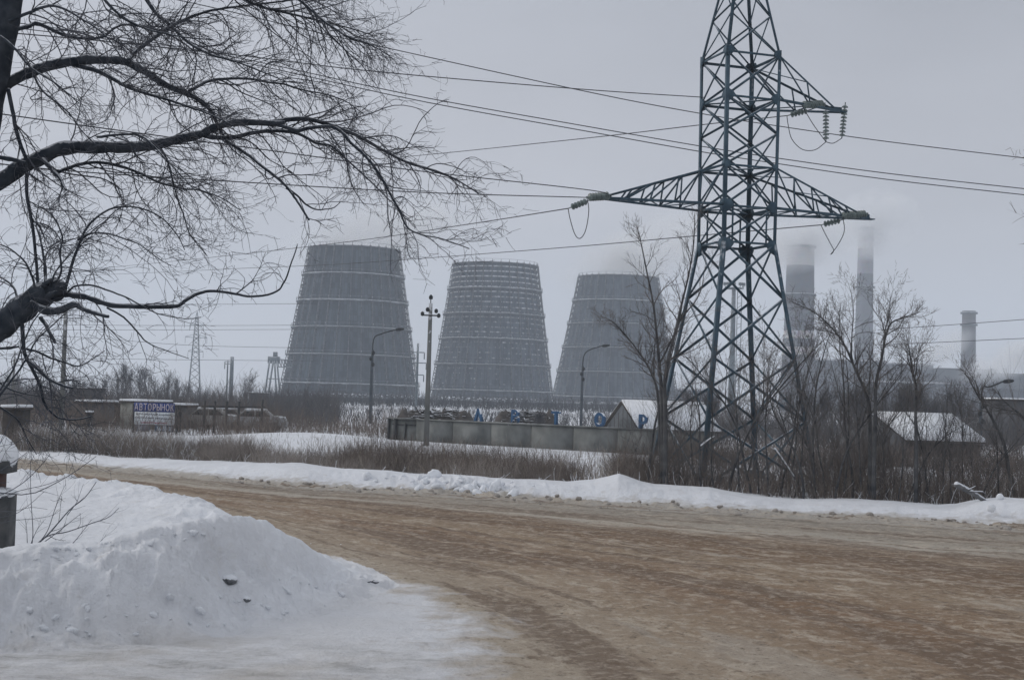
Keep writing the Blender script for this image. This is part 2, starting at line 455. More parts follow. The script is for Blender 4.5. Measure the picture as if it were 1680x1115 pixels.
def build_terrain():
    rows = list(np.exp(np.linspace(math.log(1.2), math.log(8.5), 14))[:-1])
    p = CAM_H * FPX / 8.5
    while p > 55:
        rows.append(CAM_H * FPX / p); p -= 1.0 if p < 480 else 1.4
    while p > 1.2:
        rows.append(CAM_H * FPX / p); p *= 0.965
    rows += [6000.0]
    r = np.array(rows)
    half = math.atan(900 / FPX)
    mid = np.linspace(-half, half, 860)
    rest = np.linspace(half, 2 * math.pi - half, 100)[1:-1]
    th = np.concatenate([mid, rest])
    nr, nt = len(r), len(th)
    R_, T_ = np.meshgrid(r, th, indexing='ij')
    X = R_ * np.sin(T_); Y = R_ * np.cos(T_)
    h, s, ins, df, db, along, across, vf = terrain(X, Y)
    h = np.where(R_ > 1500, 0, h)
    V = np.stack([X, Y, h], -1).reshape(-1, 3)
    # material masks: brown = sanded tracks, pack = packed snow, dirt = grey edge slush
    wall = np.array([gnd(px, py)[:2] for px, py in ((500, 912), (560, 925), (645, 950), (720, 990), (775, 1035), (815, 1075), (850, 1130), (900, 1300))])
    # signed distance to the line where the brown road fades into packed snow (positive: brown side)
    dl = poly_dist(X, Y, wall, closed=False)
    xl = np.interp(-Y, -wall[:, 1], wall[:, 0])
    side = np.where(X > xl, 1, -1)
    dl = np.clip(dl * side, -8, 20)
    dl = np.where((~ins) & (Y > wall[0, 1]) & (s < 0), 5, dl)
    brown = sstep(-1.4, 1.3, dl + 0.5 * fbm(X * .5, Y * .5, 7, 3)) * np.where(s < 0, 1, 0)
    far = np.where(s > 0, 1, 0)
    moundm = np.where(ins, sstep(0.0, 0.5, np.minimum(df, db)), 0)
    br = np.where(far + ins > 0, 0, brown)
    fringe = (np.exp(-((s - 0.05) / 0.8) ** 2) + np.where(s < 0, 1, 0))       # dirty rim of the far bank
    fringe = np.clip(fringe, 0, 1) * (0.72 + 0.5 * fbm(X * .4, Y * .4, 15, 3))
    fringe = np.where(s > 0, fringe, br)
    fringe = np.where(ins, 0.45 * np.exp(-(db / .45) ** 2), fringe)
    fr = fringe.ravel().astype(np.float32)
    acm = np.where(ins, np.clip(0.3 - np.minimum(df, db), -1, .3), np.clip(across, -50, 60))
    rc = np.stack([vf, acm, np.minimum(dl, 20)], -1).reshape(-1, 3).astype(np.float32)
    kindm = np.where(ins, 2, np.where(s <= 0, 1, 0))
    # faces
    i, j = np.meshgrid(np.arange(nr - 1), np.arange(nt), indexing='ij')
    j2 = (j + 1) % nt
    Fq = np.stack([i * nt + j, (i + 1) * nt + j, (i + 1) * nt + j2, i * nt + j2], -1).reshape(-1, 4)
    fk = kindm[i, j].ravel()
    mat = terrain_mat()
    for k, name in ((0, "snow_field"), (1, "road"), (2, "snow_mound")):
        f = Fq[fk == k]
        used = np.unique(f)
        mp_ = np.full(len(V), -1, dtype=np.int64); mp_[used] = np.arange(len(used))
        me = mesh_from(name, V[used], mp_[f][:, ::-1].ravel(), np.full(len(f), 4), mat, True)
        a = me.attributes.new("dirt", 'FLOAT', 'POINT'); a.data.foreach_set("value", fr[used])
        a = me.attributes.new("rc", 'FLOAT_VECTOR', 'POINT'); a.data.foreach_set("vector", rc[used].ravel())
        o = link(name, me); o["kind"] = "structure"
    # patch under the camera
    return r, th

def terrain_mat():
    m, n, l, b = new_mat("snowy_ground")
    def N(t, **kw):
        q = n.new(t)
        for k, v in kw.items(): setattr(q, k, v)
        return q
    dirt = N("ShaderNodeAttribute"); dirt.attribute_name = "dirt"
    rc = N("ShaderNodeAttribute"); rc.attribute_name = "rc"
    geo = N("ShaderNodeNewGeometry")
    def noise(vec, scale, detail=5, stretch=None, rough=.55):
        src = vec
        if stretch:
            mp = N("ShaderNodeMapping"); mp.inputs["Scale"].default_value = stretch
            l.new(vec, mp.inputs[0]); src = mp.outputs[0]
        q = N("ShaderNodeTexNoise"); q.inputs["Scale"].default_value = scale; q.inputs["Detail"].default_value = detail
        q.inputs["Roughness"].default_value = rough
        l.new(src, q.inputs["Vector"]); return q.outputs["Fac"]
    def ramp_(fac, stops):
        q = N("ShaderNodeValToRGB")
        el = q.color_ramp.elements
        el[0].position, el[0].color = stops[0][0], (*stops[0][1], 1)
        el[1].position, el[1].color = stops[-1][0], (*stops[-1][1], 1)
        for p_, c in stops[1:-1]:
            e_ = el.new(p_); e_.color = (*c, 1)
        l.new(fac, q.inputs[0]); return q.outputs[0]
    def rng(v, a, b_, c=0.0, d=1.0):
        q = N("ShaderNodeMapRange"); q.inputs[1].default_value = a; q.inputs[2].default_value = b_; q.inputs[3].default_value = c; q.inputs[4].default_value = d
        l.new(v, q.inputs[0]); return q.outputs[0]
    def math_(op, a, b_=None, c=None):
        q = N("ShaderNodeMath", operation=op)
        for k, v in enumerate((a, b_, c)):
            if v is None: continue
            if isinstance(v, (int, float)): q.inputs[k].default_value = v
            else: l.new(v, q.inputs[k])
        return q.outputs[0]
    def mix(f, a, b_):
        q = N("ShaderNodeMixRGB")
        for k, v in zip((0, 1, 2), (f, a, b_)):
            if isinstance(v, (int, float)): q.inputs[k].default_value = v
            elif isinstance(v, tuple): q.inputs[k].default_value = (*v, 1)
            else: l.new(v, q.inputs[k])
        return q.outputs[0]
    pos = geo.outputs["Position"]; rcv = rc.outputs["Vector"]
    sx = N("ShaderNodeSeparateXYZ"); l.new(rcv, sx.inputs[0])
    across = sx.outputs["Y"]; dl = sx.outputs["Z"]
    # clean snow
    snow = ramp_(noise(pos, 0.9, 8, None, .7), [(0.3, (0.70, 0.71, 0.74)), (0.6, (0.80, 0.815, 0.85)), (0.8, (0.85, 0.865, 0.89))])
    snow = mix(rng(noise(pos, 2.1, 8, None, .7), .56, .7, 0, .35), snow, (0.60, 0.57, 0.53))
    # sanded road: lanes across, streaks along
    sp_ = N("ShaderNodeSeparateXYZ"); l.new(pos, sp_.inputs[0])
    vfl = sx.outputs["X"]
    def flowvec(a, b_):
        q = N("ShaderNodeCombineXYZ")
        l.new(math_('MULTIPLY', sp_.outputs["X"], a), q.inputs[0]); l.new(math_('MULTIPLY', sp_.outputs["Y"], a), q.inputs[1]); l.new(math_('MULTIPLY', vfl, b_), q.inputs[2])
        return q.outputs[0]
    streak = noise(flowvec(.9, 3.0), 1.0, 9, None, .74)
    streak2 = noise(flowvec(2.2, 5.0), 1.0, 8, None, .72)
    blot = noise(pos, 0.35, 4)
    wob = math_('MULTIPLY_ADD', noise(flowvec(.12, .1), 1.0, 4), 2.6, -1.3)
    wob = math_('MULTIPLY', wob, rng(across, .5, 4))
    acr = math_('ADD', vfl, wob)
    lane = ramp_(rng(acr, 0, 13), [
        (0.0, (0.44, 0.41, 0.37)), (0.10, (0.40, 0.365, 0.32)), (0.125, (0.22, 0.19, 0.155)), (0.15, (0.31, 0.275, 0.23)),
        (0.27, (0.32, 0.28, 0.23)), (0.36, (0.45, 0.405, 0.34)), (0.43, (0.23, 0.16, 0.105)), (0.56, (0.20, 0.13, 0.078)), (0.65, (0.30, 0.22, 0.145)),
        (0.76, (0.235, 0.15, 0.09)), (0.87, (0.32, 0.24, 0.165)), (1.0, (0.40, 0.335, 0.26))])
    light = mix(rng(streak, 0.53, 0.60, 0, .6), lane, (0.55, 0.47, 0.375))
    dark = mix(rng(streak2, 0.45, 0.38, 0, .75), light, (0.17, 0.12, 0.08))
    patch = mix(rng(blot, 0.54, 0.68, 0, .35), dark, (0.43, 0.35, 0.265))
    rutc = noise(flowvec(.10, 1.5), 1.0, 5, None, .6)
    patch = mix(rng(rutc, 0.53, 0.58, 0, .7), patch, (0.155, 0.105, 0.07))
    patch = mix(rng(rutc, 0.40, 0.34, 0, .45), patch, (0.43, 0.385, 0.33))
    specks = noise(pos, 11.0, 6, None, .7)
    brown = mix(rng(specks, 0.585, 0.64, 0, .8), patch, (0.11, 0.085, 0.06))
    gr = noise(pos, 5.0, 9, None, .75)
    brown = mix(rng(gr, .50, .62, 0, .55), brown, (0.55, 0.475, 0.39))
    # packed snow in front of the mound
    ps = noise(pos, 1.0, 9, (1.1, 2.0, 1.0), .78)
    pack = ramp_(ps, [(0.36, (0.42, 0.415, 0.41)), (0.47, (0.60, 0.595, 0.60)), (0.60, (0.74, 0.74, 0.76))])
    pack = mix(rng(noise(pos, 0.7, 4), .48, .7, 0, .55), pack, (0.55, 0.50, 0.44))
    pack = mix(rng(specks, 0.64, 0.72, 0, .35), pack, (0.28, 0.24, 0.20))
    pack = mix(rng(math_('ADD', sp_.outputs['Y'], math_('MULTIPLY_ADD', noise(pos, .8, 5), 2.4, -1.2)), 15.2, 16.8, 0, .8), pack, (0.76, 0.765, 0.79))
    onroad = rng(across, -0.35, 0.1)
    # clean snow where dirt = 0 off the road, packed snow on it
    basec = mix(onroad, snow, pack)
    bl = math_('ADD', dirt.outputs["Fac"], math_('MULTIPLY_ADD', noise(pos, 1.5, 8, None, .65), 1.5, -0.75))
    rim = math_('ADD', dirt.outputs["Fac"], math_('MULTIPLY_ADD', noise(pos, 3.5, 5), 1.1, -0.55))
    fac = rng(mix_val(l, n, onroad, rim, bl), 0.22, 0.72)
    brownrim = mix(onroad, (0.43, 0.395, 0.35), brown)
    col = mix(fac, basec, brownrim)
    l.new(col, b.inputs["Base Color"])
    b.inputs["Roughness"].default_value = 0.75
    b.inputs["Specular IOR Level"].default_value = 0.2
    bn = noise(pos, 7.0, 7, None, .65)
    bmp = N("ShaderNodeBump"); bmp.inputs["Strength"].default_value = 1.0; bmp.inputs["Distance"].default_value = 0.06
    hgt = math_('ADD', bn, math_('MULTIPLY', streak2, rng(across, -0.3, 0.3, 0.15, .9)))
    l.new(hgt, bmp.inputs["Height"]); l.new(bmp.outputs[0], b.inputs["Normal"])
    return m
def mix_val(l, n, f, a, b_):
    q = n.new("ShaderNodeMix"); q.data_type = 'FLOAT'
    l.new(f, q.inputs[0]); l.new(a, q.inputs[2]); l.new(b_, q.inputs[3])
    return q.outputs[0]
def ground_z(x, y):
    return float(terrain(np.array([[float(x)]]), np.array([[float(y)]]))[0][0, 0])
def ground_zs(x, y):
    return terrain(np.asarray(x, float)[None], np.asarray(y, float)[None])[0][0]
def ray_hit(px, py):
    """where the sight line through a picture point meets the snow"""
    d = ray(px, py); tt = np.linspace(9, 60, 4000) / d[1]
    P = CAM + d[None] * tt[:, None]
    g = terrain(P[:, 0][None], P[:, 1][None])[0][0]
    k = np.argmax(P[:, 2] < g)
    return P[k]
_hits = [(ray_hit(px, py), r, dep) for (px, py, r, dep) in ((376, 957, .13, .13), (405, 984, .11, .15), (365, 905, .13, .07), (440, 885, .14, .08), (268, 985, .10, .06), (150, 1040, .11, .05), (255, 900, .13, .06), (345, 995, .11, .06), (365, 925, .12, .06), (430, 1000, .1, .05), (500, 920, .12, .07), (322, 880, .11, .06))]
DIMPLES += _hits
build_terrain()
# ------------------------------------------------------------------ the near pylon
def disc_string(mb, a, b, pitch=0.135, r=0.125, gap=0.16):
    """a string of cap-and-pin insulator discs from a to b"""
    a = np.array(a, float); b = np.array(b, float)
    L = np.linalg.norm(b - a); t = (b - a) / L
    mb.lathe([(0.022, 0), (0.022, L)], 5, a, t)
    z = gap
    while z < L - gap:
        mb.lathe([(0.045, z), (r * .75, z + .028), (r, z + .062), (r * .97, z + .078), (0.05, z + .07)], 10, a, t)
        z += pitch
def rod(a, b, n=2): return np.linspace(a, b, n)
def sag_curve(pts, n=24): return catmull(np.array(pts), n)

PY = 52.0
p_axis = at(1210, 297, PY)
PROT = math.radians(18.3)
pylon = thing("lattice_pylon", "tall dark blue steel lattice pylon standing in the thicket beside the road", "pylon", (p_axis[0], PY, -0.1), PROT)
PM = np.array(pylon.location)
def p2w(p):
    c, s_ = math.cos(PROT), math.sin(PROT)
    return np.array([PM[0] + p[0] * c - p[1] * s_, PM[1] + p[0] * s_ + p[1] * c, PM[2] + p[2]])
def w2p(p):
    q = np.array(p) - PM; c, s_ = math.cos(PROT), math.sin(PROT)
    return np.array([q[0] * c + q[1] * s_, -q[0] * s_ + q[1] * c, q[2]])
Z_W, Z_A, Z_B, Z_M, Z_N, Z_T = 8.73, 10.03, 11.5, 14.0, 15.6, 21.2
def half(z):
    if z < Z_W: return 1.03 + (Z_W - z) / Z_W * 1.22
    if z < Z_N: return 1.03 + (z - Z_W) * 0.002
    return 1.04 * (1 - (z - Z_N) / (Z_T + .1 - Z_N)) + 0.02
CN = [(-1, -1), (1, -1), (1, 1), (-1, 1)]
def corner(i, z):
    h_ = half(z); return np.array([CN[i][0] * h_, CN[i][1] * h_, z])
for i in range(4):
    m = MB()
    m.angle(corner(i, 0), corner(i, Z_W), 0.17, (CN[i][0], CN[i][1], 0))
    m.angle(corner(i, Z_W), corner(i, Z_N), 0.145, (CN[i][0], CN[i][1], 0))
    m.angle(corner(i, Z_N), corner(i, Z_T), 0.11, (CN[i][0], CN[i][1], 0))
    f = corner(i, 0); m.box((f[0], f[1], 0.15), (0.55, 0.55, 0.5), taper=.8)
    m.build("leg", M_STEEL, pylon)
lv = [0.0, 2.35, 4.55, 6.75, Z_W]
lv2 = [Z_W, Z_A, Z_B, 12.75, Z_M, Z_N, 17.1, 18.5, 19.7, Z_T - .1]
for f in range(4):
    m = MB(); i, j = f, (f + 1) % 4
    nrm = np.array([CN[i][0] + CN[j][0], CN[i][1] + CN[j][1], 0]) / 2
    for a, b_ in zip(lv[:-1], lv[1:]):
        w = 0.085
        m.angle(corner(i, a) + nrm * .02, corner(j, b_) + nrm * .02, w, nrm); m.angle(corner(j, a) - nrm * .03, corner(i, b_) - nrm * .03, w, nrm)
    for k, (a, b_) in enumerate(zip(lv2[:-1], lv2[1:])):
        w = 0.07 if b_ <= Z_N else 0.055
        m.angle(corner(i, a) + nrm * .02, corner(j, b_) + nrm * .02, w, nrm); m.angle(corner(j, a) - nrm * .03, corner(i, b_) - nrm * .03, w, nrm)
    for z in (Z_W, Z_A, Z_B, Z_M, Z_N):
        m.angle(corner(i, z), corner(j, z), 0.09, nrm + np.array([0, 0, .8]))
    if f in (0, 2):
        for q in (-.33, .33):
            a = corner(i, Z_W) * (0.5 - q) + corner(j, Z_W) * (0.5 + q); b_ = corner(i, Z_A) * (0.5 - q) + corner(j, Z_A) * (0.5 + q)
            m.angle(a, b_, .06, nrm)
    m.build("bracing", M_STEEL, pylon)
for z in (Z_A, Z_M, Z_B):
    m = MB()
    m.angle(corner(0, z), corner(2, z), 0.07, (0, 0, 1)); m.angle(corner(1, z) + np.array([0, 0, .02]), corner(3, z) + np.array([0, 0, .02]), 0.07, (0, 0, 1))
    m.build("diaphragm", M_STEEL, pylon)
for i in range(4):
    for z, s_, dz in ((Z_W, .36, -.12), (Z_A, .34, 0), (Z_B, .2, 0), (Z_M, .3, 0), (Z_N, .26, 0.02)):
        c = corner(i, z); sx_, sy_ = CN[i]
        w = s_; m = MB()
        for ax in (0, 1):
            if ax == 0:   # plate in the x-z plane
                m.prism([(c[0] + .03 * sx_, z + w * .75 + dz), (c[0] + .03 * sx_, z - w * .9 + dz), (c[0] - sx_ * w * .6, z - w * .55 + dz), (c[0] - sx_ * w * 1.1, z + w * .1 + dz), (c[0] - sx_ * w * .7, z + w * .6 + dz)], c[1] + .022 * sy_ + (.012 if sy_ > 0 else -.012), c[1] + .022 * sy_ + (.024 if sy_ > 0 else -.024), 'y')
            else:
                m.prism([(c[1] + .03 * sy_, z + w * .75 + dz), (c[1] + .03 * sy_, z - w * .9 + dz), (c[1] - sy_ * w * .6, z - w * .55 + dz), (c[1] - sy_ * w * 1.1, z + w * .1 + dz), (c[1] - sy_ * w * .7, z + w * .6 + dz)], c[0] + .022 * sx_ + (.012 if sx_ > 0 else -.012), c[0] + .022 * sx_ + (.024 if sx_ > 0 else -.024), 'x')
        m.build("gusset_plate", M_STEEL, pylon)
def crossarm(side, z0, z1, L, nst):
    m = MB(); s_ = side
    tip = np.array([s_ * L, 0, z0 + .03])
    rb = [np.array([s_ * half(z0), q * half(z0), z0]) for q in (-1, 1)]
    rt = [np.array([s_ * half(z1), q * half(z1), z1]) for q in (-1, 1)]
    te = [tip + np.array([0, q * .09, 0]) for q in (-1, 1)]
    tt = [tip + np.array([-s_ * .35, q * .10, .14]) for q in (-1, 1)]
    for q in (0, 1):
        m.angle(rb[q], te[q], .10, (0, (-1, 1)[q], -1)); m.angle(rt[q], tt[q], .08, (0, (-1, 1)[q], 1))
    Pb = lambda q, t: rb[q] * (1 - t) + te[q] * t
    Pt = lambda q, t: rt[q] * (1 - t) + tt[q] * t
    ts = [k / nst for k in range(1, nst)]
    prev = 0.0
    for k, t in enumerate(ts):
        for q in (0, 1):
            m.angle(Pb(q, t), Pt(q, t), .055, (0, (-1, 1)[q], 0))
            m.angle(Pt(q, prev), Pb(q, t), .055, (0, (-1, 1)[q], 0))
        m.angle(Pb(0, t), Pb(1, t), .055, (0, 0, -1))
        a, b_ = (0, 1) if k % 2 else (1, 0)
        m.angle(Pb(a, prev), Pb(b_, t), .05, (0, 0, -1))
        m.angle(Pt(a, prev), Pt(b_, t), .045, (0, 0, 1))
        prev = t
    m.box(tip + np.array([s_ * .06, 0, .0]), (.3, .3, .035)); m.box(tip + np.array([-s_ * .2, 0, .1]), (.5, .03, .17))
    return m.build("crossarm", M_STEEL, pylon)
crossarm(-1, Z_A, Z_B, 5.45, 5)
crossarm(1, Z_A, Z_B, 5.55, 5)
crossarm(1, Z_M, Z_N, 4.25, 2)
crossarm(-1, 18.0, 19.2, 3.3, 2)
tipL = p2w((-5.45, 0, Z_A)); tipR = p2w((5.55, 0, Z_A)); tipM = p2w((4.25, 0, Z_M))
yL, yR, yMid = tipL[1], tipR[1], tipM[1]
def pstring(a, b, **kw):
    m = MB(); disc_string(m, w2p(a), w2p(b), **kw); return m.build("insulator_string", M_GLASSI, pylon, True)
def ploop(pts, name="jumper_loop", r=0.016):
    m = MB(); P = sag_curve([w2p(p) for p in pts], 26); m.tube(P, [r] * 26, 5); return m.build(name, M_CABLE, pylon, True)
# left lower arm: one string towards the far line, one double string towards the near line
sL0 = at(968, 328, yL); sL1 = at(932, 342, yL + .6)
pstring(sL0, sL1)
sLb = at(1012, 322, yL + .1)
for q in (-.12, .12):
    pstring(at(1003, 321 , yL) + np.array([0, 0, q * .3]), at(962, 324, yL - .9) + np.array([0, q, q * .3]))
m = MB(); m.bar(w2p(tipL), w2p(at(1003, 321, yL)), .04); m.bar(w2p(sL0), w2p(at(985, 323, yL)), .03); m.box(w2p(at(985, 324, yL)), (.35, .28, .03)); m.build("string_link", M_STEEL, pylon)
ploop([sL1, at(935, 358, yL + .5), at(943, 384, yL + .2), at(952, 391, yL), at(961, 377, yL - .5), at(966, 345, yL - .8), at(963, 325, yL - .9)])
# right lower arm
sR0 = at(1384, 360, yR); sR1 = at(1347, 369, yR + .6)
pstring(sR0, sR1)
for q in (-.12, .12):
    pstring(at(1424, 351, yR) + np.array([0, 0, q * .3]), at(1380, 354, yR - .9) + np.array([0, q, q * .3]))
m = MB(); m.bar(w2p(tipR), w2p(at(1424, 351, yR)), .04); m.bar(w2p(sR0), w2p(at(1424, 351, yR)), .03); m.build("string_link", M_STEEL, pylon)
ploop([sR1, at(1352, 380, yR + .5), at(1362, 399, yR + .2), at(1368, 411, yR), at(1363, 417, yR), at(1374, 403, yR - .3), at(1385, 380, yR - .6), at(1383, 356, yR - .9)])
# middle arm: tension strings and two hanging strings that hold the jumper
sM0 = at(1330, 180, yMid - .6); sM1 = at(1291, 190, yMid)
pstring(sM0, sM1)
for q in (-.13, .13):
    pstring(at(1354, 171, yMid - .4) + np.array([0, 0, q * .3]), at(1316, 172, yMid - 1.3) + np.array([0, q, q * .3]))
m = MB(); m.bar(w2p(sM0), w2p(at(1354, 171, yMid - .4)), .04); m.build("string_link", M_STEEL, pylon)
h1a, h1b = at(1355, 178, yMid - .5), at(1355, 233, yMid - .5)
h2a, h2b = at(1387, 168, yMid), at(1381, 227, yMid)
pstring(h1a, h1b, gap=.12); pstring(h2a, h2b, gap=.12)
ploop([sM1, at(1293, 205, yMid), at(1299, 228, yMid), at(1316, 245, yMid - .2), at(1337, 246, yMid - .4), h1b])
ploop([h1b, at(1367, 235, yMid - .3), h2b]); ploop([at(1316, 174, yMid - 1.2), at(1334, 204, yMid - .9), h1b])

# ------------------------------------------------------------------ overhead cables
def cable(label, pts, r=0.0165, n=40, group=None):
    P = catmull(np.array(pts), n)
    m = MB(); m.tube(P, [r] * n, 4)
    o = m.build("power_cable", M_CABLE, None, True)
    return tag(o, label, "cable", group)
A = at
cable("long overhead cable passing behind the pylon between the upper and middle arms", [A(-60, -70, 62), A(300, 2, 60), A(550, 60, 60), A(960, 150, 60), A(1153, 187, 60), A(1277, 207, 61), A(1460, 233, 62), A(1720, 264, 64)], .02)
cable("overhead cable running from upper left to the body of the pylon at middle arm level", [A(-60, 48, 36), A(150, 66, 39), A(400, 92, 44), A(620, 118, 46), A(960, 147, 50), A(1156, 160, 52.6)])
cable("upper one of the close pair of cables crossing behind the pylon", [A(-60, 26, 60), A(200, 62, 60), A(400, 97, 60), A(680, 157, 60), A(960, 207, 60), A(1150, 240, 60), A(1272, 259, 60), A(1460, 285, 61), A(1720, 314, 62)], .02)
cable("lower one of the close pair of cables crossing behind the pylon", [A(-60, 36, 60), A(200, 68, 60), A(400, 103, 60), A(680, 164, 60), A(960, 215, 60), A(1150, 249, 60), A(1272, 268, 60), A(1460, 295, 61), A(1720, 324, 62)], .02)
cable("overhead cable rising from the left to the middle arm of the pylon", [A(-60, 318, 230), A(200, 300, 170), A(493, 270, 110), A(667, 257, 85), A(960, 227, 62), A(1150, 205, 55), sM1], .018)
cable("overhead cable sloping down from the left to the top of the lower left arm", [A(-60, 180, 34), A(0, 187, 35), A(187, 213, 38), A(480, 252, 42), A(683, 280, 45), A(960, 311, 49), at(1003, 321, yL)])
cable("nearly level overhead cable ending at the tip of the lower left arm", [A(-60, 262, 36), A(120, 281, 38), A(400, 299, 42), A(700, 316, 46), at(962, 324, yL - .9)])
cable("cable from the lower left insulator string to the left, above the first cooling tower", [A(-60, 462, 260), A(83, 448, 210), A(300, 427, 130), A(560, 398, 85), A(767, 368, 62), sL1], .019)
cable("cable from the lower right insulator string crossing in front of the cooling towers", [A(-60, 458, 260), A(180, 450, 190), A(400, 440, 130), A(560, 433, 105), A(900, 408, 72), A(1140, 387, 60), sR1], .019)
cable("thin far cable on the right, upper of two above the plant roofs", [A(1440, 541, 210), A(1570, 532, 200), A(1720, 521, 190)], .045)
cable("thin far cable on the right, lower of two above the plant roofs", [A(1440, 566, 210), A(1570, 560, 200), A(1720, 553, 190)], .045)
for i, (y0, y1, y2, w) in enumerate(((497, 499, 498, "topmost"), (533, 534, 533, "second"), (541, 541, 540, "third"), (552, 566, 571, "fourth"), (588, 590, 592, "lowest"))):
    cable("faint far cable crossing the small distant pylon, %s of five" % w, [A(-60, y0, 330), A(110, y0, 330), A(310, y1, 330), A(520, y2, 330)], .045)

# ------------------------------------------------------------------ poles and lamps
def concrete_pole(px, Y, top_py, w, label, cross=False, lean=0.0):
    b = base(px, Y); b[2] = ground_z(b[0], b[1])
    zt = at(px, top_py, Y)[2]
    H = zt - b[2]
    t = thing("utility_pole", label, "utility pole", (b[0], b[1], b[2] - .3), 0.1)
    m = MB(); m.box((0, 0, (H + .3) / 2), (w, w * .8, H + .3), taper=.62); m.build("shaft", M_POLE, t)
    if cross:
        m = MB(); z = H - .35
        m.bar((-.42, -.1, z), (.42, -.1, z), .07); m.bar((-.42, -.1, z), (-.42, -.1, z + .12), .03); m.bar((.42, -.1, z), (.42, -.1, z + .12), .03)
        m.build("crossbar", M_DARK, t)
        for x, zz in ((-.42, z + .05), (-.16, z + .28), (.3, z + .22), (.44, z - .02)):
            m = MB(); m.lathe([(.02, -.1), (.09, -.06), (.10, .06), (.06, .12), (.03, .14)], 8, (x, -.1, zz)); m.build("insulator", M_DARK, t, True)
        m = MB(); m.lathe([(.025, -.3), (.025, .05), (.10, .06), (.11, .2), (.05, .28), (.03, .3)], 8, (0, 0, H + .45)); m.build("insulator", M_DARK, t, True)
    return t
concrete_pole(699, 75, 497, .30, "grey concrete pole with short crossbar of insulators in front of the low wall", True)
concrete_pole(99, 68, 502, .24, "plain grey concrete pole at far left behind the bare tree branches")
concrete_pole(18, 72, 575, .12, "thin dark pole at the left picture edge behind the branches")
def street_lamp(px, Y, top_py, head_px, head_py, label):
    b = base(px, Y); zt = at(px, top_py, Y)[2]; hd = at(head_px, head_py, Y) - b
    t = thing("street_lamp", label, "street lamp", tuple(b - np.array([0, 0, .2])))
    zb = zt - b[2]
    m = MB(); m.tube([(0, 0, 0), (0, 0, zb * .8), (0.02, 0, zb)], [.17, .13, .11], 8); m.build("post", M_LAMP, t, True)
    m = MB(); m.tube(catmull([(0, 0, zb - .4), (0.12, 0, zb + 1.1), (hd[0] * .35, 0, hd[2] - .45), (hd[0] * .95, 0, hd[2])], 12), [.06] * 12, 6); m.build("arm", M_DARK, t, True)
    m = MB(); m.lathe([(.03, 0), (.13, .15), (.16, .5), (.1, .8), (.02, .9)], 8, (hd[0] * .9, 0, hd[2] - .03), (1, 0, .12)); m.build("lamp_head", M_DARK, t, True)
    m = MB()
    for k in range(3): m.lathe([(.05, 0), (.16, .1), (.16, .3), (.05, .4)], 7, (.1 * (-1) ** k, -.15, zb - .5 - k * .55))
    m.build("bracket", M_DARK, t, True)
    return t
street_lamp(607, 134, 570, 652, 537, "curved street lamp standing in front of the first cooling tower")
street_lamp(953, 150, 597, 990, 564, "curved street lamp standing in front of the third cooling tower")
street_lamp(1608, 105, 655, 1648, 621, "street lamp with drooping head in front of the plant at far right")

# ------------------------------------------------------------------ small far pylons, masts, crane
def small_pylon(px, Y, zs, H, wb, arms, label, foot=True, mat=M_STEEL_G):
    b = base(px, Y); t = thing("lattice_pylon", label, "pylon", tuple(b), .3)
    th_ = Y / 2333 * .8
    hw = lambda z: wb / 2 * (1 - z / H) ** 1.0 * .9 + .25 if z < H * .97 else .05
    for sx_, sy_ in CN:
        m = MB(); m.bar((sx_ * hw(0), sy_ * hw(0), 0), (sx_ * hw(H * .9), sy_ * hw(H * .9), H * .9), th_); m.bar((sx_ * hw(H * .9), sy_ * hw(H * .9), H * .9), (0, 0, H), th_); m.build("leg", mat, t)
    m = MB(); z = 0
    while z < H * .9:
        z2 = z + max(hw(z) * 1.5, .9)
        for f in range(4):
            i, j = CN[f], CN[(f + 1) % 4]
            m.bar((i[0] * hw(z), i[1] * hw(z), z), (j[0] * hw(z2), j[1] * hw(z2), z2), th_ * .6); m.bar((j[0] * hw(z), j[1] * hw(z), z), (i[0] * hw(z2), i[1] * hw(z2), z2), th_ * .6)
        z = z2
    m.build("bracing", mat, t)
    for z, L in arms:
        for s_ in (-1, 1):
            m = MB(); m.bar((0, 0, z), (s_ * L, 0, z + .1), th_); m.bar((0, 0, z + 1.1), (s_ * L, 0, z + .2), th_ * .7); m.bar((s_ * L, 0, z), (s_ * L, 0, z - 1.6), th_ * .7); m.build("crossarm", mat, t)
    return t
small_pylon(318, 400, 0, 24.5, 3.2, ((20.5, 1.9), (17.0, 3.0), (13.0, 2.1)), "small grey lattice pylon far off above the billboard")
def far_pole(px, Y, top_py, w, label, arms=()):
    b = base(px, Y); H = at(px, top_py, Y)[2]
    t = thing("mast", label, "mast", tuple(b))
    m = MB(); m.tube([(0, 0, 0), (0, 0, H)], [w / 2, w * .42], 8); m.build("shaft", M_STEEL_G, t, True)
    for z, L in arms:
        m = MB(); m.bar((-L, 0, H - z), (L, 0, H - z), w * .35)
        m.bar((-L, 0, H - z), (-L, 0, H - z - .9), w * .4); m.bar((L, 0, H - z), (L, 0, H - z - .9), w * .4); m.build("crossarm", M_STEEL_G, t)
    return t
far_pole(378, 250, 585, .75, "thick plain dark mast left of the gantry crane")
far_pole(371, 250, 591, .30, "thin mast with small top frame beside the thick mast", ((.2, .5), (.6, .5)))
far_pole(682, 190, 563, .35, "slightly leaning pole with crossarms in the gap between two cooling towers", ((1.2, .9), (2.6, 1.2), (4.2, .9)))
b = base(1199, 300); fm = thing("floodlight_mast", "tall floodlight mast with lamp platform seen through the pylon legs", "floodlight mast", tuple(b))
Hm = at(1199, 474, 300)[2]
m = MB(); m.tube([(0, 0, 0), (0, 0, Hm)], [.75, .42], 8); m.build("shaft", M_STEEL_G, fm, True)
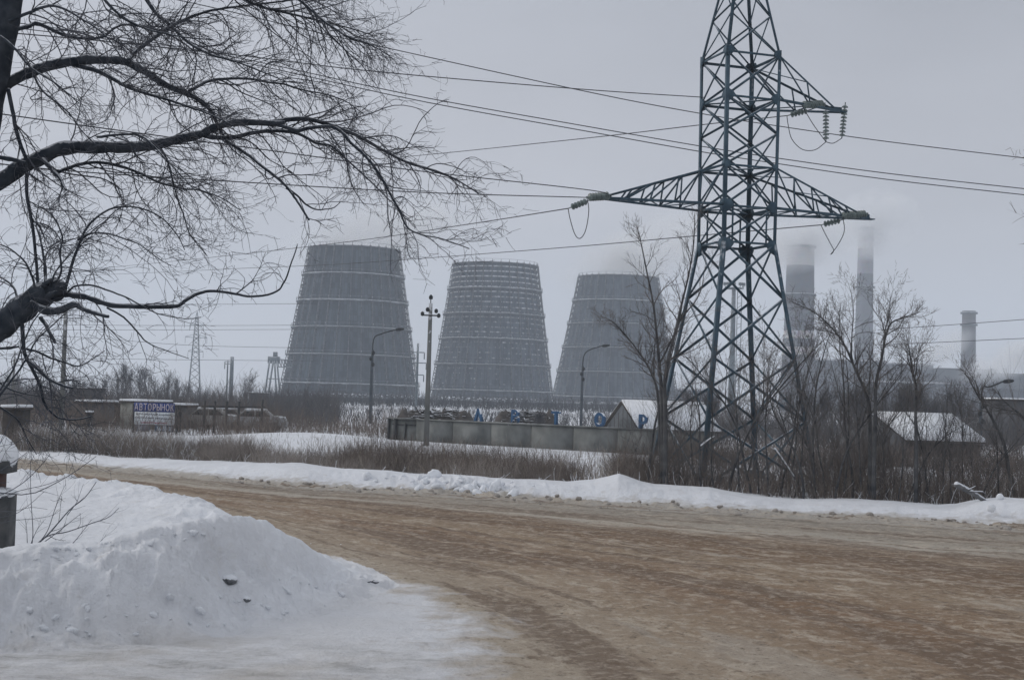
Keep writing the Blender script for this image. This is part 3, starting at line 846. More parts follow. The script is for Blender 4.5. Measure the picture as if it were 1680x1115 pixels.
m = MB(); m.lathe([(1.7, 0), (1.7, .3)], 10, (0, 0, Hm)); m.tube([(0, 0, Hm), (0, 0, Hm + 2.6)], [.12, .05], 5); m.build("platform", M_STEEL_G, fm)
for k, (x, y_) in enumerate(((-1.9, 0), (-1.3, -.5), (1.3, -.5), (1.9, 0), (2.2, .4), (0, -.8))):
    m = MB(); m.bar((x * .9, y_, Hm), (x, y_, Hm + .8), .14); m.box((x, y_ - .1, Hm + 1.1), (.7, .45, .6), .3 * k); m.build("floodlight", M_STEEL_G, fm)
m = MB()
for x in (1.0, 1.9): m.bar((x, 1.2, 0), (x, 1.2, Hm - .2), .14)
for k in range(int(Hm / 1.1)): m.bar((1.0, 1.2, k * 1.1), (1.9, 1.2, k * 1.1 + (.8 if k % 2 else 0)), .1)
m.build("ladder", M_STEEL_G, fm)

def gantry():
    Y = 400; b = base(451, Y); k = Y / 2333.0
    t = thing("gantry_crane", "blue grey gantry crane with splayed legs left of the first cooling tower", "crane", tuple(b))
    top = at(451, 592, Y)[2]; P = lambda px: (px - 451) * k
    for px0, px1 in ((434, 441), (440, 447), (461, 453), (455, 449)):
        m = MB(); m.bar((P(px0), -1, 0), (P(px1), -1, top), .42); m.build("leg", M_STEEL_G, t)
    m = MB(); m.box((P(447), 0, top + .3), (P(457) - P(439), 2.4, 1.9)); m.build("head_beam", M_STEEL_G, t)
    m = MB(); m.box((P(449), 0, top + 1.9), (1.1, 1.2, 1.3)); m.build("winch", M_STEEL_G, t)
    m = MB()
    for z in (top + .5, top - 1.6): m.bar((P(455), 0, z), (P(472), 6, z), .28)
    for q in range(5):
        a = np.array([P(455), 0, top + .5]) * (1 - q / 5) + np.array([P(472), 6, top + .5]) * q / 5; c = np.array([P(455), 0, top - 1.6]) * (1 - (q + 1) / 5) + np.array([P(472), 6, top - 1.6]) * (q + 1) / 5
        m.bar(a, c, .16); m.bar(a, a - np.array([0, 0, 2.1]), .16)
    m.build("boom", M_STEEL_G, t)
    m = MB(); m.bar((P(438), -1, top * .55), (P(458), -1, top * .55), .25); m.build("tie", M_STEEL_G, t)
gantry()

# ------------------------------------------------------------------ cooling towers
def tower_mat(name, base1, base2, frost):
    m, n, l, b = new_mat(name)
    def N(t, **kw):
        q = n.new(t)
        for k, v in kw.items(): setattr(q, k, v)
        return q
    uv = N("ShaderNodeAttribute"); uv.attribute_name = "panel"
    sx_ = N("ShaderNodeSeparateXYZ"); l.new(uv.outputs["Vector"], sx_.inputs[0])
    fl = N("ShaderNodeVectorMath", operation='FLOOR'); l.new(uv.outputs["Vector"], fl.inputs[0])
    wn_ = N("ShaderNodeTexWhiteNoise"); l.new(fl.outputs[0], wn_.inputs["Vector"])
    geo = N("ShaderNodeTexCoord")
    mp = N("ShaderNodeMapping"); mp.inputs["Scale"].default_value = (.12, .12, .022); l.new(geo.outputs["Object"], mp.inputs[0])
    no = N("ShaderNodeTexNoise"); no.inputs["Scale"].default_value = 3; no.inputs["Detail"].default_value = 6; l.new(mp.outputs[0], no.inputs["Vector"])
    ad = N("ShaderNodeMath", operation='MULTIPLY_ADD'); ad.inputs[1].default_value = .22; l.new(wn_.outputs["Value"], ad.inputs[0]); l.new(no.outputs["Fac"], ad.inputs[2])
    r = N("ShaderNodeValToRGB"); r.color_ramp.elements[0].position = .46; r.color_ramp.elements[0].color = (*base1, 1); r.color_ramp.elements[1].position = .76; r.color_ramp.elements[1].color = (*base2, 1)
    l.new(ad.outputs[0], r.inputs[0])
    # dark seams between sheets
    fr = N("ShaderNodeVectorMath", operation='FRACTION'); l.new(uv.outputs["Vector"], fr.inputs[0]); sf = N("ShaderNodeSeparateXYZ"); l.new(fr.outputs[0], sf.inputs[0])
    c1 = N("ShaderNodeMath", operation='LESS_THAN'); c1.inputs[1].default_value = .12; l.new(sf.outputs["X"], c1.inputs[0])
    mx_ = N("ShaderNodeMixRGB"); mx_.inputs[2].default_value = (base1[0] * .5, base1[1] * .5, base1[2] * .5, 1)
    q = N("ShaderNodeMath", operation='MULTIPLY'); q.inputs[1].default_value = .75; l.new(c1.outputs[0], q.inputs[0]); l.new(q.outputs[0], mx_.inputs[0]); l.new(r.outputs[0], mx_.inputs[1])
    # frost lying on the horizontal laps
    mp2 = N("ShaderNodeMapping"); mp2.inputs["Scale"].default_value = (.8, .5, 1); l.new(uv.outputs["Vector"], mp2.inputs[0])
    n2 = N("ShaderNodeTexNoise"); n2.inputs["Scale"].default_value = 1.1; n2.inputs["Detail"].default_value = 6; n2.inputs["Roughness"].default_value = .7; l.new(mp2.outputs[0], n2.inputs["Vector"])
    lap = N("ShaderNodeMath", operation='LESS_THAN'); lap.inputs[1].default_value = .26; l.new(sf.outputs["Y"], lap.inputs[0])
    zf = N("ShaderNodeAttribute"); zf.attribute_name = "frost"
    ad2 = N("ShaderNodeMath", operation='MULTIPLY_ADD'); ad2.inputs[1].default_value = frost; l.new(zf.outputs["Fac"], ad2.inputs[0]); l.new(n2.outputs["Fac"], ad2.inputs[2])
    th_ = N("ShaderNodeMapRange"); th_.inputs[1].default_value = .68; th_.inputs[2].default_value = .86; l.new(ad2.outputs[0], th_.inputs[0])
    ff = N("ShaderNodeMath", operation='MULTIPLY'); l.new(th_.outputs[0], ff.inputs[0]); l.new(lap.outputs[0], ff.inputs[1])
    m3 = N("ShaderNodeMixRGB"); m3.inputs[2].default_value = (.62, .63, .66, 1); l.new(ff.outputs[0], m3.inputs[0]); l.new(mx_.outputs[0], m3.inputs[1])
    l.new(m3.outputs[0], b.inputs["Base Color"]); b.inputs["Roughness"].default_value = .8; b.inputs["Specular IOR Level"].default_value = .15
    return m
M_RING = noisy_mat("ring_steel", (.04, .052, .065), (.09, .105, .12), .3, .8, snow=.5, snow_lo=.3)
M_RINGF = noisy_mat("frosted_ring_steel", (.06, .075, .09), (.32, .34, .37), .25, .8, snow=.7, snow_lo=.3, lo=.44, hi=.75)
M_RIB = noisy_mat("rib_steel", (.07, .075, .085), (.14, .145, .16), .6, .8)
def cooling_tower(pxc, Y, base_py, ring_py, top_w, bot_w, label, mat, frost_prof, frosted, seed, skirt=True):
    b = base(pxc, Y)
    k = Y / FPX
    zs = [at(pxc, p, Y)[2] for p in ring_py]          # top first
    H = zs[0]; R0 = bot_w / 2 * k; R1 = top_w / 2 * k
    t = thing("cooling_tower", label, "cooling tower", tuple(b), .07 * seed)
    N = 32
    rad = lambda z: R1 + (R0 - R1) * ((H - z) / H) ** 1.06
    sub = []
    zz = list(zs) + [zs[-1] * .45]
    for a, c in zip(zz[:-1], zz[1:]): sub += [a + (c - a) * q / 5 for q in range(5)]
    sub += [zz[-1], 2.5]
    sub = sub[::-1]
    V, F, uv, fr = [], [], [], []
    for layer, (zl, off) in enumerate(((sub, 0.0), (sub[::-1], -.6))):
        for q, z in enumerate(zl):
            for i in range(N):
                a = 2 * math.pi * i / N; r_ = rad(z) + off
                V.append((r_ * math.cos(a), r_ * math.sin(a), z))
                uv.append((i if i < N else 0, q if layer == 0 else 50, 0)); fr.append(np.interp(z / H, [0, .3, .5, .75, 1], frost_prof))
    rows = len(V) // N
    Fq = [[q * N + i, q * N + (i + 1) % N, (q + 1) * N + (i + 1) % N, (q + 1) * N + i] for q in range(rows - 1) for i in range(N)]
    me = mesh_from("shell", V, [i for f in Fq for i in f], [4] * len(Fq), mat)
    at_ = me.attributes.new("panel", 'FLOAT_VECTOR', 'CORNER')
    vals = []
    for f in Fq:
        q, i = f[0] // N, f[0] % N
        vals += [i * 1.0, q, 0, i + 1.0, q, 0, i + 1.0, q + 1, 0, i * 1.0, q + 1, 0]
    vals = np.array(vals, np.float32); vals[0::3] *= 3.0      # three sheets per bay
    at_.data.foreach_set("vector", vals)
    af = me.attributes.new("frost", 'FLOAT', 'POINT'); af.data.foreach_set("value", np.array(fr, np.float32))
    link("shell", me, t)
    for w, z in enumerate(zs):
        m = MB(); ro = rad(z) + (1.7 if w else .9); ri = rad(z) + .05
        P = []; 
        for i in range(N):
            a = 2 * math.pi * i / N
            for r_, z_ in ((ri, z), (ro, z), (ro, z - .55), (ri, z - .55)): P.append((r_ * math.cos(a), r_ * math.sin(a), z_))
        m.add(P, [[i * 4 + c, i * 4 + (c + 1) % 4, ((i + 1) % N) * 4 + (c + 1) % 4, ((i + 1) % N) * 4 + c] for i in range(N) for c in range(4)])
        ring = m.build("ring_walkway", M_RINGF if frosted[w] else M_RING, t)
        m = MB()
        for i in range(N):
            a0, a1 = 2 * math.pi * i / N, 2 * math.pi * (i + 1) / N
            p0 = np.array([(ro - .1) * math.cos(a0), (ro - .1) * math.sin(a0), z]); p1 = np.array([(ro - .1) * math.cos(a1), (ro - .1) * math.sin(a1), z])
            m.bar(p0, p0 + np.array([0, 0, 1.25]), .16)
            m.bar(p0 + np.array([0, 0, 1.2]), p1 + np.array([0, 0, 1.2]), .09)
        m.build("railing", M_RING, ring)
    mr = MB(); zr = np.linspace(2.5, H, 24)
    for a_, c_ in zip(zr[:-1], zr[1:]):
        mr.bar((rad(a_) + 1.05, 0, a_), (rad(c_) + 1.05, 0, c_), .26)
        mr.bar((rad(c_), 0, c_), (rad(c_) + 1.05, 0, c_), .28, .4); mr.bar((rad(a_), 0, a_), (rad(c_) + 1.05, 0, c_), .14)
    rib = mr.build("frame_rib", M_RIB, t)
    for i in range(1, N):
        c = rib.copy(); COL.objects.link(c); c.parent = t; c.rotation_euler = (0, 0, 2 * math.pi * i / N)
    m = MB()
    for i in range(N):
        a = 2 * math.pi * (i + .5) / N; a2 = 2 * math.pi * (i + 1.5) / N
        r_ = rad(0); m.bar((r_ * math.cos(a), r_ * math.sin(a), 0), (rad(3) * math.cos(a2), rad(3) * math.sin(a2), 3), .5); m.bar((r_ * math.cos(a2), r_ * math.sin(a2), 0), (rad(3) * math.cos(a), rad(3) * math.sin(a), 3), .5)
    m.build("base_strut", M_RIB, t)
    m = MB(); m.lathe([(R0 + 2.5, -.5), (R0 + 2.5, 1.6), (R0 + 2.2, 1.6), (R0 + 2.2, -.4)], 32); m.build("basin_wall", M_RING, t)
    return t
T_A = tower_mat("tower_sheeting_a", (.006, .018, .032), (.055, .080, .102), .05)
T_B = tower_mat("tower_sheeting_b", (.012, .027, .045), (.075, .100, .128), .34)
T_C = tower_mat("tower_sheeting_c", (.014, .030, .048), (.075, .100, .128), .10)
ct1 = cooling_tower(573, 560, 665, [409, 453, 496, 539, 583, 629], 143, 225, "dark steaming cooling tower, the first and biggest one by the crane", T_A, [.2, 0, 0, .5, .9], [0, 1, 1, 0, 0, 1], 1)
ct2 = cooling_tower(806, 620, 668, [435, 476, 517, 557, 599, 640], 134, 199, "cooling tower covered in white frost streaks, middle one of the three", T_B, [.3, .45, .55, .75, 1.0], [0, 1, 0, 1, 0, 1], 2)
ct3 = cooling_tower(1009, 680, 672, [455, 495, 533, 572, 611, 651], 126, 206, "pale hazy cooling tower, third one, behind the bare tree and pylon", T_C, [.3, .2, .2, .2, .3], [0, 1, 0, 0, 0, 1], 3)

# ------------------------------------------------------------------ chimneys and plant
def banded(name, bands, base_c):
    """concrete painted in bands: bands = [(z0, colour)], hard edges in object height"""
    m, n, l, b = new_mat(name)
    t = n.new("ShaderNodeTexCoord"); sx_ = n.new("ShaderNodeSeparateXYZ"); l.new(t.outputs["Object"], sx_.inputs[0])
    H = bands[-1][0]
    mr = n.new("ShaderNodeMath"); mr.operation = 'DIVIDE'; mr.inputs[1].default_value = H; l.new(sx_.outputs["Z"], mr.inputs[0])
    r = n.new("ShaderNodeValToRGB"); r.color_ramp.interpolation = 'CONSTANT'
    r.color_ramp.elements[0].position = 0; r.color_ramp.elements[0].color = (*base_c, 1)
    r.color_ramp.elements[1].position = bands[0][0] / H; r.color_ramp.elements[1].color = (*bands[0][1], 1)
    for z, c in bands[1:-1]:
        e_ = r.color_ramp.elements.new(z / H); e_.color = (*c, 1)
    l.new(mr.outputs[0], r.inputs[0])
    no = n.new("ShaderNodeTexNoise"); no.inputs["Scale"].default_value = .35; no.inputs["Detail"].default_value = 5; l.new(t.outputs["Object"], no.inputs["Vector"])
    mm = n.new("ShaderNodeMixRGB"); mm.blend_type = 'MULTIPLY'; mm.inputs[0].default_value = .5; l.new(r.outputs[0], mm.inputs[1]); l.new(no.outputs["Color"], mm.inputs[2])
    l.new(mm.outputs[0], b.inputs["Base Color"]); b.inputs["Roughness"].default_value = .9
    return m
DK, LT = (.13, .14, .165), (.66, .63, .64)
def chimney(px, Y, prof, bands, label, base_c=DK):
    b = base(px, Y); k = Y / FPX
    t = thing("chimney", label, "chimney", tuple(b))
    pr = [(w / 2 * k, at(px, py, Y)[2]) for py, w in prof]
    pr[0] = (pr[0][0], 0)
    bd = [(at(px, py, Y)[2], c) for py, c in bands]
    mt = banded("chimney_paint", bd, base_c)
    m = MB(); H = pr[-1][1]; m.lathe(pr + [(pr[-1][0] - .5, H), (pr[-1][0] - .6, H - 3)], 32); m.build("stack", mt, t, True)
    for py in (prof[-1][0] + 4, (prof[-1][0] + prof[0][0]) * .45):
        z = at(px, py, Y)[2]; r_ = np.interp(z, [q[1] for q in pr], [q[0] for q in pr])
        m = MB(); m.lathe([(r_ - .2, z - .3), (r_ + 1.1, z - .3), (r_ + 1.1, z + .9), (r_ + .9, z + .9), (r_ + .9, z), (r_ - .2, z)], 24); m.build("gallery", M_RING, t)
    return t
chimney(1308, 780, [(675, 62), (600, 54), (540, 49), (437, 45), (402, 44)], [(583, LT), (570, DK), (556, LT), (543, DK), (437, LT), (401, LT)], "wide banded chimney right of the pylon, its top lost in steam")
chimney(1415, 1000, [(675, 36), (590, 31), (450, 26), (372, 24.5)], [(450, (.33, .33, .36)), (413, (.27, .25, .27)), (408, LT), (371, LT)], "tallest slender banded chimney rising behind the bare trees")
chimney(1587, 900, [(675, 25), (600, 24), (510, 21.5)], [(535, (.14, .13, .15)), (525, (.10, .09, .10)), (509, DK)], "short dark chimney above the plant roofs on the right", (.09, .09, .11))
M_PLANT = noisy_mat("plant_wall", (.035, .045, .06), (.07, .08, .10), .06, .9)
M_PLANT2 = noisy_mat("plant_glazing", (.03, .035, .045), (.06, .065, .08), .2, .5)
M_PROOF = noisy_mat("plant_roof", (.3, .31, .33), (.55, .56, .6), .05, .9)
def plant(px0, px1, Y, top_py, label, depth=40, bands=2, roof_snow=True):
    b0 = base(px0, Y); b1 = base(px1, Y); H = at((px0 + px1) / 2, top_py, Y)[2]; W = b1[0] - b0[0]
    t = thing("power_plant_hall", label, "building", (b0[0] + W / 2, Y, 0))
    m = MB(); m.box((0, depth / 2, H / 2), (W, depth, H)); m.build("wall", M_PLANT, t)
    m = MB(); m.box((0, depth / 2, H + .5), (W + 1.2, depth + 1, 1.0)); m.build("roof", M_PROOF if roof_snow else M_PLANT2, t)
    for q in range(bands):
        z = H * (.3 + .45 * q / max(1, bands - 1)) if bands > 1 else H * .6
        m = MB(); m.box((0, -.12, z), (W * .9, .24, H * .13))
        for i in range(int(W * .9 / 6)): m.box((-W * .45 + i * 6, -.3, z), (.5, .2, H * .13))
        m.build("window_band", M_PLANT2, t)
    return t
plant(1335, 1450, 880, 592, "low wide plant hall behind the tallest chimney")
plant(1450, 1530, 900, 598, "boiler hall between the tallest and the short chimney", bands=3)
plant(1540, 1635, 930, 607, "stepped plant hall under the short dark chimney", bands=2, roof_snow=False)
plant(1640, 1760, 860, 616, "plant hall at the far right picture edge", bands=2, roof_snow=False)
plant(1410, 1560, 760, 628, "long low workshop in front of the boiler hall", 25, 1)
plant(1556, 1700, 700, 640, "long low workshop in front of the short chimney", 25, 1, False)
plant(1090, 1180, 900, 640, "low hazy building seen through the pylon base", 25, 1)

# ------------------------------------------------------------------ steam
def steam(px, py, Y, sx_, sy_, sz_, dens, label, rot=0.0, seed=0.0, scale=.05, sl=0.0):
    c = at(px, py, Y)
    m, n, l, b = new_mat("steam"); n.remove(b)
    v = n.new("ShaderNodeVolumePrincipled"); v.inputs["Color"].default_value = (1, 1, 1, 1)
    t = n.new("ShaderNodeTexCoord")
    ln = n.new("ShaderNodeVectorMath"); ln.operation = 'LENGTH'; l.new(t.outputs["Object"], ln.inputs[0])
    fall = n.new("ShaderNodeMapRange"); fall.inputs[1].default_value = 1.0; fall.inputs[2].default_value = .25; l.new(ln.outputs["Value"], fall.inputs[0])
    mp_ = n.new("ShaderNodeMapping"); mp_.inputs["Location"].default_value = (seed, seed * 2, 0); mp_.inputs["Scale"].default_value = (sx_ * scale, sy_ * scale, sz_ * scale); l.new(t.outputs["Object"], mp_.inputs[0])
    no = n.new("ShaderNodeTexNoise"); no.inputs["Scale"].default_value = 1.0; no.inputs["Detail"].default_value = 3; l.new(mp_.outputs[0], no.inputs["Vector"])
    nr_ = n.new("ShaderNodeMapRange"); nr_.inputs[1].default_value = .38; nr_.inputs[2].default_value = .7; l.new(no.outputs["Fac"], nr_.inputs[0])
    mu = n.new("ShaderNodeMath"); mu.operation = 'MULTIPLY'; l.new(fall.outputs[0], mu.inputs[0]); l.new(nr_.outputs[0], mu.inputs[1])
    m2 = n.new("ShaderNodeMath"); m2.operation = 'MULTIPLY'; m2.inputs[1].default_value = dens; l.new(mu.outputs[0], m2.inputs[0])
    l.new(m2.outputs[0], v.inputs["Density"]); l.new(v.outputs[0], n["Material Output"].inputs["Volume"])
    mb = MB(); prof = [(math.sin(math.pi * i / 12) + 1e-4, -math.cos(math.pi * i / 12)) for i in range(13)]; mb.lathe(prof, 20)
    o = mb.build("steam_plume", m, None, True); o.location = c; o.scale = (sx_, sy_, sz_); o.rotation_euler = (0, rot, 0)
    o["kind"] = "stuff"; o["label"] = label
    return o
steam(625, 384, 565, 46, 24, 13, .16, "steam drifting off the first cooling tower", -.25, 1.0)
steam(1052, 420, 690, 46, 26, 17, .16, "steam drifting off the third cooling tower", -.35, 2.0)
steam(1120, 385, 720, 48, 25, 20, .05, "thin steam cloud above the third cooling tower", -.5, 7.0)
steam(1316, 398, 768, 34, 18, 17, .28, "steam hiding the top of the wide chimney", -.3, 3.0)
steam(1432, 368, 985, 36, 20, 26, .24, "steam hiding the top of the tallest chimney", -.3, 5.0)
steam(1545, 572, 868, 24, 12, 10, .22, "steam rising left of the short chimney", -.5, 4.0)
steam(1650, 592, 840, 34, 14, 12, .22, "steam above the plant roofs at far right", -.3, 6.0)
# ------------------------------------------------------------------ branching
def norm(v): return v / (np.linalg.norm(v, axis=-1, keepdims=True) + 1e-9)
def grow(rng, S, D, L, r0, N, wig=.25, bend=(0, 0, 0), taper=.15, pw=1.0):
    """grow M shoots: start S, direction D, length L, radius r0; returns P (M,N,3), R (M,N)"""
    Mn = len(S); P = np.empty((Mn, N, 3)); P[:, 0] = S
    d = norm(np.array(D, float)); st = (np.asarray(L, float) / (N - 1))[:, None]
    bend = np.broadcast_to(np.asarray(bend, float), (Mn, 3))
    w = rng.normal(size=(Mn, 3)) * wig * .5
    for i in range(1, N):
        w = w * .55 + rng.normal(size=(Mn, 3)) * wig * .6
        d = norm(d + w + bend / (N - 1))
        P[:, i] = P[:, i - 1] + d * st
    t = np.linspace(0, 1, N)[None] ** pw
    R = np.asarray(r0, float)[:, None] * (1 - t * (1 - taper))
    return P, R
def spawn(rng, P, R, n, t0, t1, ang, pull=(0, 0, 0), pw=1.0):
    """n side shoots on each line: start, direction, parent radius, position along it"""
    Mn, N, _ = P.shape
    idx = np.repeat(np.arange(Mn), n)
    t = t0 + (t1 - t0) * ((np.tile(np.arange(n), Mn) + rng.random(Mn * n)) / n) ** pw
    f = t * (N - 1); i = np.clip(f.astype(int), 0, N - 2); g = (f - i)[:, None]
    S = P[idx, i] * (1 - g) + P[idx, i + 1] * g
    T = norm(P[idx, i + 1] - P[idx, i]); Rr = R[idx, i] * (1 - g[:, 0]) + R[idx, i + 1] * g[:, 0]
    q = norm(np.cross(T, rng.normal(size=T.shape)))
    a = (ang[0] + (ang[1] - ang[0]) * rng.random(len(idx)))[:, None]
    D = norm(T * np.cos(a) + q * np.sin(a) + np.asarray(pull))
    return S, D, Rr, t, idx

# ------------------------------------------------------------------ the big bare tree at left
K = 12.5 / FPX
rng = np.random.default_rng(11)
def limb_pts(seq, Y0, Y1, n):
    """seq: (px, py) stations; the limb swings from depth Y0 to Y1"""
    q = len(seq); P = [at(px, py, Y0 + (Y1 - Y0) * i / (q - 1)) for i, (px, py) in enumerate(seq)]
    return catmull(np.array(P), n)
TREE = thing("bare_tree", "big bare leafless tree reaching its snow dusted limbs in from the left", "tree", tuple(base(-120, 12.6, .25)))
TL = np.array(TREE.location)
LIMBS = [  # stations, depth from-to, radius px from-to, twig weight
    ([(-60, 322), (0, 297), (33, 275), (67, 258), (100, 243), (140, 240), (187, 241), (240, 239), (283, 230), (327, 221), (353, 209), (393, 200), (467, 203)], 12.3, 12.6, 15, 5, 1.0),
    ([(440, 202), (487, 194), (517, 196), (553, 208), (587, 223), (630, 247), (667, 267), (717, 283), (750, 296), (785, 318)], 12.6, 13.4, 4.6, 1.0, 1.5),
    ([(455, 204), (487, 215), (510, 211), (550, 211), (575, 235), (605, 262), (625, 290), (640, 318), (655, 345), (668, 372), (690, 384), (725, 392), (770, 408)], 12.6, 12.0, 3.6, .8, 1.1),
    ([(330, 221), (353, 226), (385, 227), (430, 218), (465, 217), (495, 222), (520, 235), (545, 240), (570, 262), (600, 290), (640, 330)], 12.5, 13.2, 4.5, .9, 1.2),
    ([(-40, 160), (0, 143), (20, 133), (53, 117), (90, 105), (140, 98), (187, 98), (210, 103), (240, 118), (273, 140), (310, 155), (333, 170), (347, 187), (356, 204), (372, 232)], 12.4, 12.9, 11, 2.4, 1.1),
    ([(210, 101), (218, 88), (240, 70), (280, 43), (310, 28), (345, 17), (400, 10), (470, 2), (540, -10), (600, -14)], 12.6, 13.6, 4.2, .9, 1.4),
    ([(310, 150), (340, 133), (370, 129), (410, 129), (440, 134), (467, 138), (500, 148), (533, 154), (570, 168), (600, 190)], 12.7, 13.8, 3, .8, 1.5),
    ([(120, 106), (160, 116), (190, 132), (210, 143), (250, 156), (300, 172), (345, 188), (385, 208)], 12.6, 12.1, 4.5, .9, 1.6),
    ([(20, 50), (45, 44), (60, 39), (85, 50), (120, 62), (165, 62), (190, 45), (215, 42), (260, 52), (300, 70), (330, 95)], 12.3, 13.4, 4, .9, 1.4),
    ([(15, 35), (50, 20), (80, 11), (110, 18), (140, 35), (175, 60), (200, 95)], 12.2, 11.6, 3, .9, 1.4),
    ([(225, -25), (255, 20), (280, 42), (310, 70), (345, 90), (390, 103), (430, 118), (470, 135)], 13.2, 12.4, 4, .8, 1.3),
    ([(330, -40), (390, -5), (430, 12), (470, 22), (520, 34), (570, 45), (615, 60)], 13.0, 13.8, 3.6, .8, 2.2),
    ([(400, -60), (460, -20), (500, 8), (530, 35), (570, 60), (600, 70), (640, 92)], 12.6, 12.2, 3.2, .8, 2.0),
    ([(120, -50), (160, -15), (190, 20), (230, 45), (290, 60), (350, 66)], 12.0, 11.6, 3.2, .8, 1.6),
    ([(0, 60), (25, 80), (40, 100), (60, 118), (95, 140), (130, 170)], 12.1, 11.8, 2.6, .8, 1.2),
    ([(-60, 268), (-20, 256), (0, 258), (20, 262), (42, 268)], 12.0, 12.2, 5, 3.4, .3),
    ([(70, 262), (85, 278), (95, 290), (103, 304), (108, 312)], 12.3, 12.0, 4.2, 2.0, .2),
    ([(82, 273), (95, 281), (110, 276), (150, 267), (190, 271), (230, 285), (262, 300), (295, 308), (330, 312), (365, 325), (395, 345)], 12.3, 13.0, 3.6, .8, 1.5),
    ([(370, 231), (400, 250), (430, 272), (465, 300), (480, 318), (492, 337), (507, 361)], 12.6, 12.2, 3.0, 1.6, .35),
    ([(470, 308), (486, 320), (502, 336), (520, 343), (545, 341), (560, 330)], 12.4, 12.8, 2.0, .7, .8),
    ([(12, 145), (18, 175), (24, 205), (33, 235), (43, 262), (42, 285), (43, 320), (50, 360), (56, 400), (60, 440), (62, 480)], 12.3, 12.2, 3.6, 2.4, 1.0),
    ([(53, 119), (62, 140), (78, 157), (100, 173), (118, 190), (135, 215), (160, 240)], 12.5, 12.0, 2.2, .8, 1.0),
    ([(260, 238), (272, 262), (280, 290), (288, 320), (300, 350), (312, 385), (340, 420)], 12.5, 12.9, 2.0, .7, 1.4),
    ([(160, 225), (190, 222), (225, 222), (250, 238), (275, 265), (300, 292), (330, 325)], 12.3, 11.7, 2.4, .7, 1.3),
    # the lower broken limb
    ([(-70, 580), (-30, 553), (0, 532), (33, 508), (60, 488), (85, 476), (93, 473)], 12.0, 11.8, 27, 17, .6),
    ([(90, 481), (115, 484), (140, 487), (165, 495), (190, 501), (230, 502), (265, 502), (292, 501), (305, 493), (325, 482), (350, 478), (385, 482), (415, 486), (450, 480), (466, 462), (478, 430), (488, 400)], 11.8, 12.6, 5.2, .9, .3),
    ([(52, 498), (75, 510), (98, 509), (118, 500), (126, 500), (140, 508), (160, 515), (178, 519)], 11.8, 11.5, 7.5, 2.4, .2),
    ([(66, 520), (74, 533), (82, 548), (90, 562)], 11.8, 11.7, 3.4, 2.2, .1),
    ([(35, 528), (37, 560), (42, 585), (55, 610), (66, 635), (72, 660), (82, 675), (100, 686), (128, 687), (150, 682)], 11.9, 12.3, 3.6, 1.0, .7),
    ([(44, 572), (60, 577), (85, 588), (110, 597), (130, 601), (150, 590), (172, 575)], 11.9, 12.4, 2.2, .7, .8),
    ([(48, 592), (62, 604), (80, 620), (98, 630), (118, 636)], 11.9, 11.6, 3.6, 1.8, .5),
    ([(-20, 574), (10, 572), (32, 568)], 11.9, 12.0, 2.4, 1.6, .3),
    ([(74, 472), (75, 440), (68, 400), (60, 370), (62, 340)], 11.8, 12.2, 2.6, .8, 1.3),
    ([(106, 478), (113, 455), (122, 428), (133, 395), (142, 375), (160, 355), (185, 341), (215, 338), (245, 345), (270, 360), (292, 385), (303, 410)], 11.8, 12.6, 2.8, .7, .9),
    ([(128, 393), (150, 383), (180, 384), (205, 392), (230, 402), (255, 420), (280, 436)], 12.0, 11.4, 1.9, .6, 1.0),
    ([(112, 478), (125, 468), (150, 467), (180, 476), (210, 488), (240, 505), (262, 515), (300, 523), (330, 520)], 11.8, 12.2, 1.9, .6, .5),
    ([(175, 505), (200, 520), (225, 545), (240, 562), (270, 575), (310, 588)], 11.9, 12.3, 1.7, .6, .4),
    ([(88, 470), (100, 445), (98, 415), (102, 390), (92, 362), (75, 345), (55, 338)], 11.8, 11.3, 2.0, .7, 1.2),
    ([(82, 470), (95, 440), (120, 412), (128, 395)], 11.7, 12.1, 1.8, .7, 1.4),
    ([(30, 500), (22, 470), (0, 455), (-30, 450)], 11.8, 12.1, 2.2, .8, 1.4),
    ([(60, 488), (50, 450), (35, 425), (10, 405), (-20, 395)], 11.8, 11.5, 2.0, .7, 1.5),
    ([(0, 640), (25, 600), (40, 560), (60, 520), (80, 500)], 11.3, 11.7, 1.6, .8, 1.2),
    ([(-40, 700), (-10, 660), (20, 620), (42, 590), (58, 560), (85, 535), (110, 512)], 11.2, 11.7, 2.0, .9, .9),
    ([(-40, 610), (-10, 622), (20, 640), (60, 648), (95, 655), (120, 640)], 12.2, 12.7, 1.7, .7, 1.4),
    ([(-30, 655), (0, 668), (30, 690), (45, 720), (60, 745)], 12.2, 12.7, 1.7, .7, 1.5),
]
m = MB()
tr = np.array([TL + (0, 0, -.3), base(-112, 12.5, 1.6), base(-100, 12.4, 3.0), at(-75, 350, 12.3), at(-45, 240, 12.3), at(-22, 150, 12.3), at(2, 50, 12.3), at(22, -40, 12.3), at(60, -160, 12.5), at(120, -300, 12.9)])
P = catmull(tr, 40); m.tube(P - TL, np.interp(np.linspace(0, 1, 40), [0, .05, .3, .6, .75, 1], [.36, .29, .23, .15, .125, .06]) * (1 + .04 * np.sin(np.arange(40) * 1.7)), 12)
for (a_, b_, r1, r2) in ((at(-60, 322, 12.3), at(-75, 350, 12.3), .085, .10), (at(-40, 160, 12.4), at(-24, 175, 12.3), .065, .07), (at(-70, 580, 12.0), at(-104, 610, 12.3), .125, .14)):
    m.tube([a_ - TL, b_ - TL], [r1, r2], 10)
